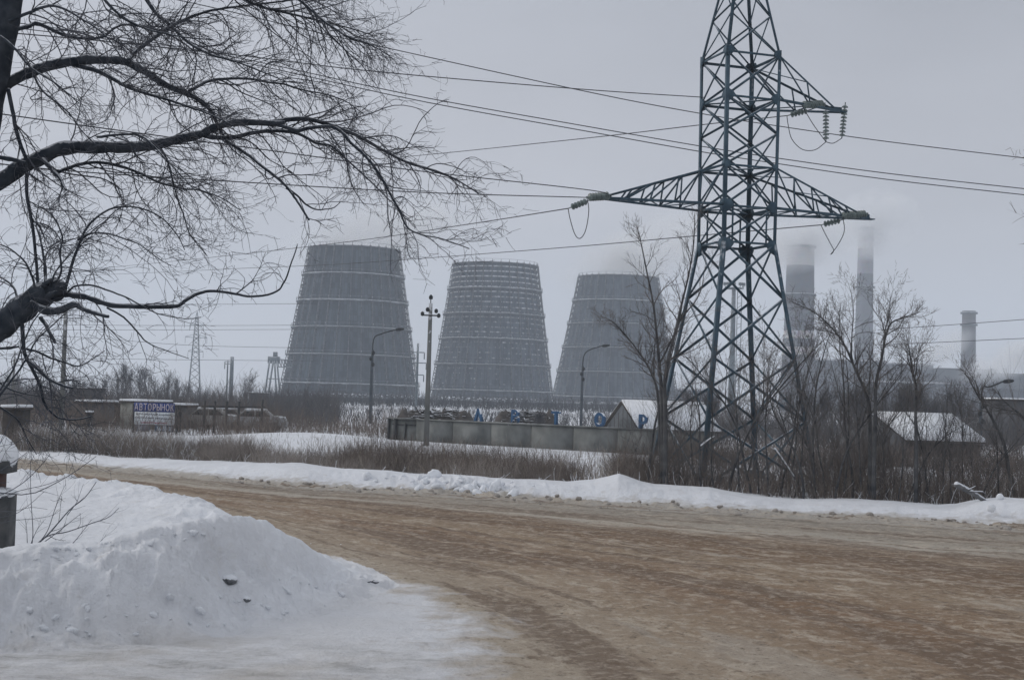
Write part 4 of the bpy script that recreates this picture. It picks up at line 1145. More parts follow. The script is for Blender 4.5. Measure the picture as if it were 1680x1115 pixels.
for s_, e_ in (((22, -40), (225, -25)), ((60, -160), (330, -40)), ((60, -160), (400, -60)), ((10, 0), (120, -50))):
    c_ = catmull(np.array([at(s_[0], s_[1], 12.4), at((s_[0] + e_[0]) / 2, min(s_[1], e_[1]) - 25, 12.6), at(e_[0], e_[1], 13.0)]), 12); m.tube(c_ - TL, np.linspace(.045, .02, 12), 8)
m.build("trunk", M_BARK, TREE, True)
L2 = []
for (seq, Y0, Y1, ra, rb, wt) in LIMBS:
    seqn = [(px, py) for px, py in seq]
    n = max(14, int(len(seqn) * 4))
    P = limb_pts(seqn, Y0, Y1, n)
    kk = 12.3 / FPX
    R = np.linspace(ra, rb, n) * kk
    wob = np.cumsum(rng.normal(size=(n, 3)), axis=0) * .0016; wob -= np.linspace(0, 1, n)[:, None] * wob[-1]
    P = P + wob
    R2 = R * (1 + .07 * np.sin(np.arange(n) * 1.3 + rng.random() * 6) * (R > .02) + .05 * rng.normal(size=n) * (R > .02))
    m = MB(); m.tube(P - TL, R2, 10 if ra > 6 else 7)
    if ra > 20:
        dd = norm(P[-1] - P[-3]); e_ = P[-1] - TL
        m.tube([e_ - dd * .01, e_ + dd * .04 + (0, 0, .01), e_ + dd * .075 + (.0, 0, .03)], [R2[-1], R2[-1] * .8, R2[-1] * .3], 10)
    if ra > 20:   # the torn end of the broken limb
        e_ = P[-1] - TL; dd = norm(P[-1] - P[-3])
        for q in range(9):
            o_ = rng.normal(size=3) * .04; m.tube([e_ - dd * .06 + o_, e_ + o_ * 1.2 + dd * (.03 + .09 * rng.random())], [.035, .008], 5)
    m.build("limb", M_BARK, TREE, True)
    L2.append((P, R, wt))
tw = Tubes(); cnt = 0
S_, D_, Rl_, Ln_ = [], [], [], []
for P, R, wt in L2:
    LL = np.linalg.norm(np.diff(P, axis=0), axis=1).sum()
    n = max(1, int(LL * 8.2 * wt))
    s, d, r, t, _ = spawn(rng, P[None], R[None], n, .12, .99, (.5, 1.15), pull=(.12, 0, -.05))
    S_.append(s); D_.append(d); Rl_.append(np.minimum(r * .75, .0075 + .0035 * rng.random(n))); Ln_.append((.35 + .75 * rng.random(n)) * (.75 + .4 * min(wt, 1.4)) * (.38 + .62 * (1 - t)))
S_, D_, Rl_, Ln_ = map(np.concatenate, (S_, D_, Rl_, Ln_))
hang = np.stack([np.full(len(S_), .75), rng.normal(size=len(S_)) * .3, rng.normal(size=len(S_)) * .4 - .6], 1)
P2, R2 = grow(rng, S_, D_, Ln_, Rl_ * .7, 14, .2, hang, .35)
tw.add(P2 - TL, R2, 4)
s, d, r, t, idx = spawn(rng, P2, R2, 6, .1, .98, (.5, 1.1), pull=(.05, 0, -.05))
L3 = (.10 + .34 * rng.random(len(s))) * (1.1 - .5 * t)
b3 = np.stack([np.full(len(s), .4), rng.normal(size=len(s)) * .3, rng.normal(size=len(s)) * .45 - .35], 1)
P3, R3 = grow(rng, s, d, L3, np.minimum(r * .75, .0037), 9, .22, b3, .5)
tw.add(P3 - TL, R3, 3)
s, d, r, t, idx = spawn(rng, P3, R3, 2, .15, .95, (.5, 1.1))
P4, R4 = grow(rng, s, d, .04 + .13 * rng.random(len(s)), np.full(len(s), .0022), 4, .25, (0.05, 0, -.1), .6)
tw.add(P4 - TL, R4, 3)
tw.build("crown", M_TWIG, TREE)

# ------------------------------------------------------------------ saplings and trees by the pylon
def tree_mesh(rng, H, r0, forks, lean=(0, 0, 0), spread=.55, dens=1.0, trunk_pts=None, nb=14, thin=1.0, curl=.35):
    """returns (trunk tubes, crown tubes) for an upright bare tree of height H"""
    tt, cc = Tubes(), Tubes()
    if trunk_pts is None:
        P, R = grow(rng, np.zeros((1, 3)), np.array([[lean[0] * .4, lean[1] * .4, 1.0]]), np.array([H]), np.array([r0]), 26, .06, (lean[0], lean[1], 0), .12, .9)
    else:
        P = catmull(np.array(trunk_pts, float), 30)[None]; R = (r0 * (1 - np.linspace(0, 1, 30) ** .9 * .88))[None]
    tt.add(P, R, 7)
    allP, allR = [P], [R]
    for f in range(forks):
        s, d, r, t, _ = spawn(rng, P, R, 1, .2 + .35 * rng.random(), .6, (.35, .6))
        d[:, 1] *= .6
        P1, R1 = grow(rng, s, d, H * (.95 - t) * (.7 + .4 * rng.random(len(s))), r * .75, 20, .07, (0, 0, .75), .12)
        tt.add(P1, R1, 6); allP.append(P1); allR.append(R1)
    for P_, R_ in zip(allP, allR):
        LL = np.linalg.norm(np.diff(P_[0], axis=0), axis=1).sum()
        n = max(4, int(LL / H * nb * dens))
        s, d, r, t, _ = spawn(rng, P_, R_, n, .28, .99, (.4, .95))
        Lb = H * (.14 + .2 * rng.random(len(s))) * (1.25 - t)
        Pb, Rb = grow(rng, s, d, Lb, np.minimum(r * .6, .02 * thin), 12, .11, (0, 0, curl), .3)
        cc.add(Pb, Rb, 4)
        s2, d2, r2, t2, _ = spawn(rng, Pb, Rb, 6, .15, .98, (.35, .9))
        Pc, Rc = grow(rng, s2, d2, H * (.04 + .07 * rng.random(len(s2))), np.minimum(r2 * .65, .008 * thin), 7, .14, (0, 0, curl), .5)
        cc.add(Pc, Rc, 3)
        s3, d3, r3, t3, _ = spawn(rng, Pc, Rc, 3, .2, .95, (.4, .9))
        Pd, Rd = grow(rng, s3, d3, H * (.012 + .03 * rng.random(len(s3))), np.full(len(s3), .0048 * thin), 4, .15, (0, 0, .2), .6)
        cc.add(Pd, Rd, 3)
    return tt, cc
def put_tree(name, label, cat, px, Y, top_py, seed, r0, forks=2, lean=(0, 0), group=None, pts=None, z=None, nb=14, thin=1.0, dens=1.0, curl=.35):
    b = base(px, Y); gz = ground_z(b[0], b[1]) if z is None else z
    b[2] = gz - .15
    H = (at(px, top_py, Y)[2] - b[2])
    rg = np.random.default_rng(seed)
    tp = None
    if pts: tp = [np.zeros(3)] + [at(qx, qy, Y + dy) - b for qx, qy, dy in pts]
    tt, cc = tree_mesh(rg, H, r0, forks, (lean[0], lean[1], 0), trunk_pts=tp, nb=nb, thin=thin, dens=dens, curl=curl)
    t = thing(name, label, cat, tuple(b), 0, group)
    tt.build("trunk", M_BARK2, t); cc.build("crown", M_TWIG2, t)
    return t
# hand placed trees
put_tree("bare_tree", "dark straight bare tree left of the pylon, trunk rising from the snow bank", "tree", 1091, 42.9, 440, 1, .09, 1, pts=[(1091, 740, 0), (1092, 680, 0), (1090, 635, 0), (1096, 590, 0), (1108, 545, .2), (1118, 500, .3), (1130, 450, .3), (1138, 400, .3), (1140, 350, .4)], nb=13)
put_tree("bare_tree", "bare tree left of the pylon with boughs arching out over the third cooling tower", "tree", 1086, 43.2, 470, 2, .075, 1, pts=[(1087, 720, 0), (1085, 640, 0), (1082, 600, 0), (1078, 555, 0), (1072, 500, -.2), (1062, 450, -.3), (1052, 400, -.4), (1045, 370, -.4)], nb=15)
put_tree("bare_tree", "low bough tree leaning left in front of the third cooling tower", "tree", 1084, 44, 600, 3, .05, 1, pts=[(1080, 660, 0), (1070, 615, 0), (1050, 580, 0), (1025, 548, -.3), (1005, 528, -.5), (985, 518, -.6)], nb=18)
put_tree("bare_tree", "thin bare tree leaning across the left leg of the pylon", "tree", 1062, 44.5, 600, 4, .05, 1, pts=[(1068, 740, 0), (1076, 690, 0), (1090, 640, 0), (1100, 590, 0), (1110, 550, 0), (1118, 505, 0)], nb=14)
put_tree("bare_tree", "forked bare tree right of the pylon with the fattest trunk of the thicket", "tree", 1433, 40.8, 500, 5, .075, 1, pts=[(1434, 740, 0), (1436, 680, 0), (1437, 630, 0), (1447, 585, .2), (1452, 555, .3), (1462, 530, .3), (1485, 520, .3), (1508, 512, .3)], nb=22)
put_tree("bare_tree", "long bare tree slanting to the upper left in front of the wide chimney", "tree", 1426, 41.3, 520, 6, .065, 1, pts=[(1427, 720, 0), (1425, 660, 0), (1405, 610, 0), (1385, 565, 0), (1362, 535, 0), (1335, 512, 0), (1304, 497, 0)], nb=22)
put_tree("bare_tree", "slim forked bare tree with steep twigs between the tallest and short chimneys", "tree", 1502, 40.5, 560, 7, .065, 2, pts=[(1503, 740, 0), (1502, 680, 0), (1503, 635, 0), (1496, 605, 0), (1492, 575, 0), (1487, 548, 0)], nb=20)
put_tree("bare_tree", "bare sapling bending left at the far right of the thicket", "tree", 1662, 40.2, 600, 8, .06, 1, pts=[(1650, 740, 0), (1635, 700, 0), (1618, 670, 0), (1602, 645, 0), (1590, 622, 0), (1583, 612, 0)], nb=12)
put_tree("bare_tree", "bare sapling on the right edge leaning left over the snowy shed", "tree", 1712, 39.6, 600, 9, .06, 1, pts=[(1700, 740, 0), (1682, 690, 0), (1660, 668, 0), (1645, 655, 0), (1636, 640, 0)], nb=12)
put_tree("bare_tree", "bare tree at the right picture edge with one twiggy bough in view", "tree", 1778, 30, 330, 10, .10, 1, pts=[(1778, 700, 0), (1775, 560, 0), (1770, 450, 0), (1765, 380, 0), (1760, 330, 0)], nb=20)
# a loop of slimmer saplings through the thicket
GS = "bare saplings of the roadside thicket"
spots = [(1150, 41, 560), (1172, 43, 590), (1196, 40, 470), (1214, 38.5, 560), (1232, 42, 500), (1246, 39, 610), (1262, 41, 570), (1281, 43, 540), (1303, 39.5, 590), (1318, 38.4, 540), (1336, 41, 500), (1352, 39, 560), (1368, 38.2, 520), (1384, 40, 540), (1398, 42, 500), (1412, 38, 610), (1456, 40, 590), (1472, 38, 640), (1488, 41, 620), (1524, 38.5, 600), (1545, 40, 640), (1562, 37.8, 650), (1585, 40, 630), (1611, 38, 650), (1640, 40, 640), (1671, 38.5, 650), (1116, 45, 620), (1138, 47, 600), (1222, 46, 560), (1292, 47, 560), (1344, 46, 580), (1025, 47, 690), (1045, 46, 670), (1404, 46, 590), (1516, 45, 650), (1600, 46, 640)]
protos = []
for i in range(7):
    rg = np.random.default_rng(100 + i)
    tt, cc = tree_mesh(rg, 6.0, .045, 1 + i % 3, ((-.25, .2, .05, -.1, .3, -.35, 0)[i], 0.1, 0), nb=12, thin=.95, curl=.5)
    t = thing("sapling", "x", "sapling", (0, 0, 0), 0, GS); tt.build("trunk", M_BARK2, t); cc.build("crown", M_TWIG2, t); protos.append(t)
bpy.context.view_layer.update()
for i, (px, Y, tp) in enumerate(spots):
    Y = max(Y, float(np.interp(px, [1000, 1100, 1200, 1330, 1558, 1680], [40, 38.7, 38, 36.7, 36.1, 35.2])) + 4.2 + (i * .61) % 1.7)
    b = base(px, Y); b[2] = ground_z(b[0], b[1]) - .15
    H = at(px, tp, Y)[2] - b[2]; rz = (i * 2.39) % 6.28; s_ = H / 5.8
    rank = sorted(q[0] for q in spots).index(px)
    lab = ("tall " if tp < 560 else "low " if tp > 630 else "") + "slim bare sapling in the dry thicket around the pylon, %s from the left" % ordinal(rank)
    p_ = protos[i % 7]
    if i < 7:
        t = p_; t.location = b; t.rotation_euler = (0, 0, rz); t.scale = (s_, s_, s_); t["label"] = lab
    else:
        copy_thing(p_, tuple(b), rz, s_, lab, GS)

# ------------------------------------------------------------------ dense undergrowth (cannot be counted)
def stems(rng, n, pxr, Yf, hr, r, mat, name, label, lean=.22, side=3, twigs=2, dens_fn=None, kind="stuff"):
    px = pxr[0] + (pxr[1] - pxr[0]) * rng.random(n); Y = Yf(px, rng.random(n))
    if dens_fn is not None:
        kp = rng.random(n) < dens_fn(px, Y); px, Y = px[kp], Y[kp]; n = len(px)
    u = (px - CX) / FPX; X = u * Y / 1.0
    z = ground_zs(X, Y)
    h_ = (hr[0] + (hr[1] - hr[0]) * rng.random(n) ** 1.6) * (.38 + 1.15 * vnoise(X * .45, Y * .3, 3))
    S = np.stack([X, Y, z - .05], 1)
    D = np.stack([rng.normal(size=n) * lean, rng.normal(size=n) * lean, np.ones(n)], 1)
    tb = Tubes()
    P, R = grow(rng, S, D, h_, r * (.7 + .6 * rng.random(n)), 6, .15, (0, 0, .05), .35)
    tb.add(P, R, side)
    if twigs:
        s, d, rr, t, _ = spawn(rng, P, R, twigs, .3, .98, (.3, .8))
        P2, R2 = grow(rng, s, d, np.repeat(h_, twigs) * (.12 + .3 * rng.random(len(s))), rr * .7, 4, .12, (0, 0, .35), .5)
        tb.add(P2, R2, 3)
    o = tb.build(name, mat); tag(o, label, None, None, kind)
    return P
def edge_at(px):
    u = (px - CX) / FPX; Ys = np.linspace(15, 90, 600)
    E = np.array([Ys[np.argmin(np.abs(edge_y(v * Ys) - Ys))] for v in np.linspace(-.45, .45, 120)])
    return np.interp(u, np.linspace(-.45, .45, 120), E)
rng = np.random.default_rng(5)
yf = lambda a, b_: (lambda px, q: edge_at(px) + a + (b_ - a) * q)
stems(rng, 5200, (1010, 1730), yf(4.2, 15), (.25, 1.5), .0065, M_WEED2, "undergrowth", "dense dry brown undergrowth beneath the saplings", .17, 3, 5)
stems(rng, 1800, (1010, 1730), yf(4.2, 9), (.2, .9), .006, M_WEED, "undergrowth", "paler dead grass at the front of the thicket", .28, 3, 4)
stems(rng, 900, (1075, 1730), yf(4.4, 14), (1.2, 3.3), .009, M_TWIG2, "undergrowth", "thin upright grey shoots between the saplings", .12, 3, 8)
stems(rng, 260, (1040, 1730), yf(4.4, 10), (.2, .9), .013, M_SNOW, "frosted_weeds", "scraps of snow caught on the brush of the thicket", .5, 3, 1)
dn = lambda px, Y: np.clip(1.05 - np.exp(-((px - 985) / 55) ** 2) * .93 * (Y < 64), 0, 1) * (.45 + 1.1 * vnoise(px * .02, Y * .35, 77))
stems(rng, 30000, (30, 1060), yf(4.4, 14), (.2, .95), .0055, M_WEED, "dry_weeds", "strip of dry grey brown weeds behind the far snow bank", .2, 3, 3, dn)
stems(rng, 4000, (560, 1060), yf(4.8, 12), (.5, 1.3), .0062, M_WEED2, "dry_weeds", "darker dry brush in the middle of the weed strip", .16, 3, 4, dn)
stems(rng, 9000, (-120, 420), yf(4.4, 19), (.3, .95), .0065, M_WEED, "dry_weeds", "taller frosted weeds in front of the billboard", .2, 3, 4)
stems(rng, 1100, (40, 330), yf(5, 18), (.35, 1.0), .012, M_SNOW, "frosted_weeds", "frosted weed heads catching snow near the billboard", .3, 3, 2)
stems(rng, 900, (400, 1040), (lambda px, q: edge_at(px) + 16 + 22 * q), (.3, .9), .008, M_WEED, "dry_weeds", "sparse weeds poking through the snow drifts by the low wall", .2, 3, 3)

stems(rng, 900, (60, 1060), yf(4.6, 14), (.4, 1.15), .008, noisy_mat("pale_straw", (.30, .26, .21), (.5, .45, .38), 1.0, .95), "dry_weeds", "pale bent straw stalks scattered in the weed strip", .45, 3, 5)
stems(rng, 500, (60, 1060), yf(4.4, 9), (.15, .5), .014, M_SNOW, "frosted_weeds", "scraps of snow caught in the weed strip", .7, 3, 1)
# ------------------------------------------------------------------ low wall with letters
wa = base(637, 87); wb_ = base(1170, 72.5)
wa[2] = wb_[2] = 0
wd = wb_ - wa; WL = np.linalg.norm(wd); wrot = math.atan2(wd[1], wd[0])
wall = thing("concrete_wall", "low grey concrete wall with snow along its top, blue letters standing on it", "wall", tuple(wa - np.array([0, 0, .3])), wrot)
npan = 7; WH = 1.62
for i in range(npan):
    m = MB(); x0 = 2.4 + (WL - 2.4) * i / npan; x1 = 2.4 + (WL - 2.4) * (i + 1) / npan - .07
    m.box(((x0 + x1) / 2, 0, WH / 2), (x1 - x0, .22, WH)); m.build("panel", M_CONC, wall)
m = MB(); m.box((WL / 2 + 1.2, .0, WH + .02), (WL - 2.4, .34, .08)); m.build("coping", M_CONC, wall)
m = MB()
m.box((.05, 0, WH / 2), (.12, .2, WH)); m.box((.62, 0, WH / 2), (.2, .24, WH)); m.box((1.45, -.05, WH / 2 - .12), (.1, .1, WH - .25)); m.box((1.3, -.02, WH * .79), (1.9, .08, .07))
m.build("gate_frame", M_DARK, wall)
m = MB(); m.box((.32, .04, WH / 2), (.42, .06, WH - .1)); m.box((1.55, .04, WH / 2), (1.66, .06, WH - .1)); m.build("gate_leaf", M_CONC, wall)
m = MB(); m.box((1.2, 0, WH + .02), (2.4, .3, .07)); m.build("gate_lintel", M_CONC, wall)
M_BLUE = noisy_mat("blue_paint", (.022, .075, .17), (.045, .12, .23), 3.0, .5, snow=1.0, snow_lo=.35)
def text_mesh(s_, size, ext, mat, name, parent, loc, rot=(math.pi / 2, 0, 0), bold=0.0, sx_=1.0):
    cu = bpy.data.curves.new("t", 'FONT'); cu.body = s_; cu.size = size; cu.extrude = ext; cu.offset = bold; cu.align_x = 'CENTER'
    o = bpy.data.objects.new("t", cu); COL.objects.link(o)
    dg = bpy.context.evaluated_depsgraph_get(); me = bpy.data.meshes.new_from_object(o.evaluated_get(dg))
    bpy.data.objects.remove(o); me.materials.clear(); me.materials.append(mat)
    q = link(name, me, parent, loc); q.rotation_euler = rot; q.scale = (sx_, 1, 1)
    return q
order = ["first", "second", "third", "fourth, behind twigs", "fifth, before the snowy roof"]
for i, (ch, px) in enumerate(zip("АВТОР", (785, 845, 912, 984, 1055))):
    # where the wall line crosses this picture column
    u0 = None
    for s_ in np.linspace(0, WL, 600):
        p = wa + wd / WL * s_; p[2] = 1.7
        d = p - CAM; x = CX + FPX * np.dot(d, RIGHT) / np.dot(d, _F)
        if x >= px: u0 = s_; break
    p = wa + wd / WL * u0; p[2] = WH - .3 + .065
    o = text_mesh(ch, .98, .09, M_BLUE, "wall_letter", None, tuple(p), (math.pi / 2, 0, wrot), .028, .92)
    tag(o, "blue letter %s standing on the low wall, %s" % (ch, order[i].rstrip(',')), "letter", "blue letters on the low wall")

# ------------------------------------------------------------------ billboard
bb = base(252, 85); bb[2] = ground_z(bb[0], bb[1])
BB = thing("billboard", "blue and white car market billboard on posts above the frosted weeds", "billboard", tuple(bb), -.03)
kz = 85 / FPX
zt, z1, z2, z3 = [at(252, y_, 85)[2] - bb[2] for y_ in (660.5, 675.5, 696.5, 707.5)]
M_NAVY = noisy_mat("navy_paint", (.02, .045, .19), (.035, .07, .26), 3.0, .5)
M_WHITEP = noisy_mat("white_paint", (.62, .66, .70), (.74, .78, .82), 2.0, .5)
M_NAVY2 = noisy_mat("dark_teal_paint", (.03, .06, .10), (.06, .09, .14), 3.0, .5)
W2 = 34.5 * kz
m = MB(); m.box((-.02, 0, (zt + z1) / 2), (W2 * 1.94, .08, zt - z1)); m.build("header_board", M_NAVY, BB)
m = MB(); m.box((.02, -.01, (z1 + z2) / 2), (W2 * 1.9, .09, z1 - z2 - .01)); m.build("text_board", M_WHITEP, BB)
m = MB(); m.box((-W2 * .55, 0, (z2 + z3) / 2 - .01), (W2 * .72, .07, z2 - z3)); m.build("number_board", noisy_mat("grey_paint", (.14, .15, .19), (.22, .23, .27), 3, .6), BB)
m = MB(); m.box((W2 * .5, 0, (z2 + z3) / 2 - .01), (W2 * .9, .07, z2 - z3)); m.build("number_board", M_NAVY2, BB)
m = MB()
for x in (-W2 * 1.02, W2 * 1.06): m.box((x, .1, (zt - .3) / 2), (.12, .12, zt + .1))
m.box((W2 * 1.16, .12, zt * .5), (.26, .1, zt - .2)); m.build("post", M_DARK, BB)
M_LET = noisy_mat("pale_pink_lettering", (.66, .58, .61), (.78, .70, .72), 3.0, .5)
M_LET2 = noisy_mat("pale_blue_lettering", (.45, .52, .6), (.55, .6, .68), 3.0, .5)
M_RED = noisy_mat("red_lettering", (.30, .05, .09), (.38, .08, .12), 3.0, .5); M_INK = noisy_mat("ink", (.05, .07, .10), (.08, .1, .13), 3.0, .5)
for i, ch in enumerate("АВТОРЫНОК"):
    text_mesh(ch, .56, .012, M_LET, "lettering", BB, (-W2 * .86 + i * W2 * .213, -.055, z1 + .085), bold=.0, sx_=.60)
text_mesh("66-53-38", .40, .012, M_LET2, "lettering", BB, (W2 * .52, -.05, z3 + .06), bold=.008, sx_=.62)
# the small print is too blurred to read: rows of small strokes
rg = np.random.default_rng(3)
for (xa, xb, z, hh, mt) in ((-.86, -.55, .84, .055, M_INK), (-.48, .16, .82, .055, M_INK), (.24, .80, .80, .055, M_INK), (-.9, .0, .53, .06, M_INK), (.06, .9, .50, .06, M_INK), (-.62, .0, .17, .06, M_RED), (.06, .62, .14, .06, M_RED)):
    m = MB(); x = xa * W2; zz = z2 + (z1 - z2) * z
    while x < xb * W2:
        w = .022 + .03 * rg.random(); m.box((x, -.06, zz + .01 * rg.normal()), (w, .012, hh * (.8 + .5 * rg.random()))); x += w + .018
    m.build("small_print", mt, BB)

# ------------------------------------------------------------------ sheds, fence, kiosk near the billboard
M_BEIGE = noisy_mat("pale_sheet_wall", (.22, .22, .20), (.32, .32, .29), 1.2, .8)
M_GREYW = noisy_mat("grey_sheet_wall", (.10, .105, .115), (.16, .165, .175), .8, .8)
M_RUST = noisy_mat("dark_wood", (.05, .045, .042), (.09, .08, .075), 2.0, .9)
def shed(name, px0, px1, Y, top_py, label, depth, mat, roof_over=.25, cat="shed", snow_t=.12, door=None, rz=0.0):
    b0, b1 = base(px0, Y), base(px1, Y); W = b1[0] - b0[0]; g = ground_z((b0[0] + b1[0]) / 2, Y); H = at((px0 + px1) / 2, top_py, Y)[2] - g
    t = thing(name, label, cat, ((b0[0] + b1[0]) / 2, Y, g - .2), rz); H += .2
    m = MB(); m.box((0, depth / 2, (H - .12) / 2), (W, depth, H - .12)); m.build("wall", mat, t)
    m = MB(); m.box((0, depth / 2, H - .06), (W + roof_over * 2, depth + roof_over * 2, .11)); m.build("roof", M_RUST, t)
    m = MB(); m.box((0, depth / 2, H + snow_t / 2 - .003), (W + roof_over * 1.8, depth + roof_over * 1.8, snow_t), taper=.97); m.build("roof_snow", M_SNOW, t)
    if door:
        m = MB(); m.box((door[0], -.03, door[2] / 2), (door[1], .06, door[2])); m.build("door", M_DARK, t)
    return t
shed("container_shed", 196, 262, 92, 658, "pale beige flat roofed container standing behind the billboard", 3.0, M_BEIGE, .1)
shed("flat_roof_shed", 262, 306, 96, 664, "dark shed with snowy roof edge just right of the billboard", 3.0, M_GREYW, .1)
shed("canopy_shed", 126, 166, 96, 658.5, "grey flat roofed shed left of the pale container", 3.0, M_GREYW, .2)
shed("kiosk", 140, 147, 84, 676, "narrow dark booth under the grey flat roofed shed", .5, M_DARK, .05, "kiosk", .1)
shed("long_shed", 2, 22, 62, 668, "dark low shed at the left picture edge behind the weeds", 2.0, M_RUST, .1)
shed("long_shed", 166, 196, 100, 660, "dim brown shed between grey shed and pale container", 2.0, M_RUST, .1)
# open metal fence
f0 = base(334, 88); f1 = base(429, 92); f0[2] = f1[2] = 0
fd = f1 - f0; FL = np.linalg.norm(fd); FN = thing("metal_fence", "open fence of dark posts under one long rail right of the billboard", "fence", tuple(f0), math.atan2(fd[1], fd[0]))
zr = at(380, 666, 90)[2]
for i, x in enumerate((0, .17, .37, .58, .995)):
    m = MB(); m.box((x * FL, 0, zr / 2 + .15), (.12, .12, zr + .3 + (.35 if i == 4 else 0))); m.build("post", M_DARK, FN)
m = MB(); m.box((FL / 2, 0, zr - .05), (FL + .4, .1, .12)); m.build("rail", M_DARK, FN)
# wire coils and twigs along the fence top are part of the thicket behind
def car(px, Y, label, col):
    b = base(px, Y); g = ground_z(b[0], b[1])
    mt = noisy_mat("car_paint", col, tuple(c * 1.3 for c in col), 2, .4)
    t = thing("parked_car", label, "car", (b[0], b[1], g), .05)
    prof = [(-2.05, .35), (-2.1, .7), (-1.9, .88), (-1.25, .95), (-.75, 1.38), (.65, 1.40), (1.2, .98), (1.95, .88), (2.1, .6), (2.05, .32)]
    m = MB(); m.prism(prof, -.8, .8, 'y'); m.build("body", mt, t)
    m = MB(); m.prism([(-1.12, .97), (-.7, 1.32), (-.05, 1.33), (-.05, .97)], -.815, -.80, 'y'); m.prism([(.03, .97), (.03, 1.33), (.6, 1.32), (1.05, .99)], -.815, -.80, 'y'); m.build("window", M_DARK, t)
    for x in (-1.3, 1.3):
        for y_ in (-.82, .62):
            m = MB(); m.lathe([(.1, 0), (.31, .01), (.31, .19), (.1, .2)], 12, (x, y_, .31), (0, 1, 0)); m.build("wheel", M_DARK, t)
    m = MB(); m.prism([(-.78, 1.385), (-.7, 1.50), (.6, 1.51), (.68, 1.405)], -.74, .74, 'y'); m.prism([(1.25, .99), (1.3, 1.06), (1.9, .98), (1.93, .89)], -.72, .72, 'y'); m.build("roof_snow", M_SNOW, t)
    return t
car(344, 97, "snow topped parked car behind the fence, leftmost of three", (.25, .25, .24))
car(371, 99, "snow topped parked car behind the fence, middle of three", (.20, .2, .2))
car(420, 97, "pale parked car behind the fence near its last post, rightmost of three", (.3, .31, .32))

# ------------------------------------------------------------------ scrap heap, gable house, snow roofed barn
def heap(px0, px1, Y, top_py, label, seed):
    b0, b1 = base(px0, Y), base(px1, Y); W = b1[0] - b0[0]; g = 0; H = at((px0 + px1) / 2, top_py, Y)[2]
    rg = np.random.default_rng(seed); t = thing("timber_pile", label, "timber pile", ((b0[0] + b1[0]) / 2, Y, g))
    m = MB(); nx, ny = 40, 10; V = []; F = []
    for j in range(ny):
        for i in range(nx):
            x = -W / 2 + W * i / (nx - 1); y_ = 5 * (j / (ny - 1) - .5)
            e_ = min(1, min(i, nx - 1 - i) / 6) * math.sin(math.pi * (j + .3) / (ny)) ; V.append((x, y_, H * .86 * e_ + .12 * rg.normal() * e_))
    F = [[j * nx + i, j * nx + i + 1, (j + 1) * nx + i + 1, (j + 1) * nx + i] for j in range(ny - 1) for i in range(nx - 1)]
    m.add(V, F); m.build("core", M_RUST, t)
    m = MB()
    for q in range(340):
        x = rg.uniform(-W / 2 + .5, W / 2 - .5); y_ = rg.uniform(-2.4, 1.5); e_ = min(1, (W / 2 - abs(x)) / 2.2) * math.cos(y_ / 5 * 2.6)
        c = np.array([x, y_, H * .86 * e_ + rg.uniform(-.12, .05)]); d = np.array([rg.normal() + .3, rg.normal() * .5, rg.normal() * .09]); d /= np.linalg.norm(d); L = rg.uniform(.25, .8)
        m.bar(c - d * L, c + d * L, rg.uniform(.04, .12))
    o = m.build("plank", M_HEAP, t); o["kind"] = "stuff"
    return t
M_HEAP = noisy_mat("snowy_timber", (.05, .048, .048), (.12, .115, .11), 1.5, .9, snow=.9, snow_lo=.45)
heap(635, 792, 100, 667, "long heap of old snow dusted timber behind the low wall", 1)
heap(800, 925, 112, 670, "lower dark timber heap behind the blue letters", 2)
def gable(px_l, px_peak, px_r, px_end, Y, peak_py, eave_py, label, name="gable_house", col=M_GREYW, depth_dir=0.0):
    """gable end faces the camera's left; ridge runs to the right"""
    pl, pk, pr_ = base(px_l, Y), base(px_peak, Y), base(px_r, Y)
    z0 = 0; zp = at(px_peak, peak_py, Y)[2]; ze = at(px_r, eave_py, Y)[2]
    return pl, pk, pr_, zp, ze
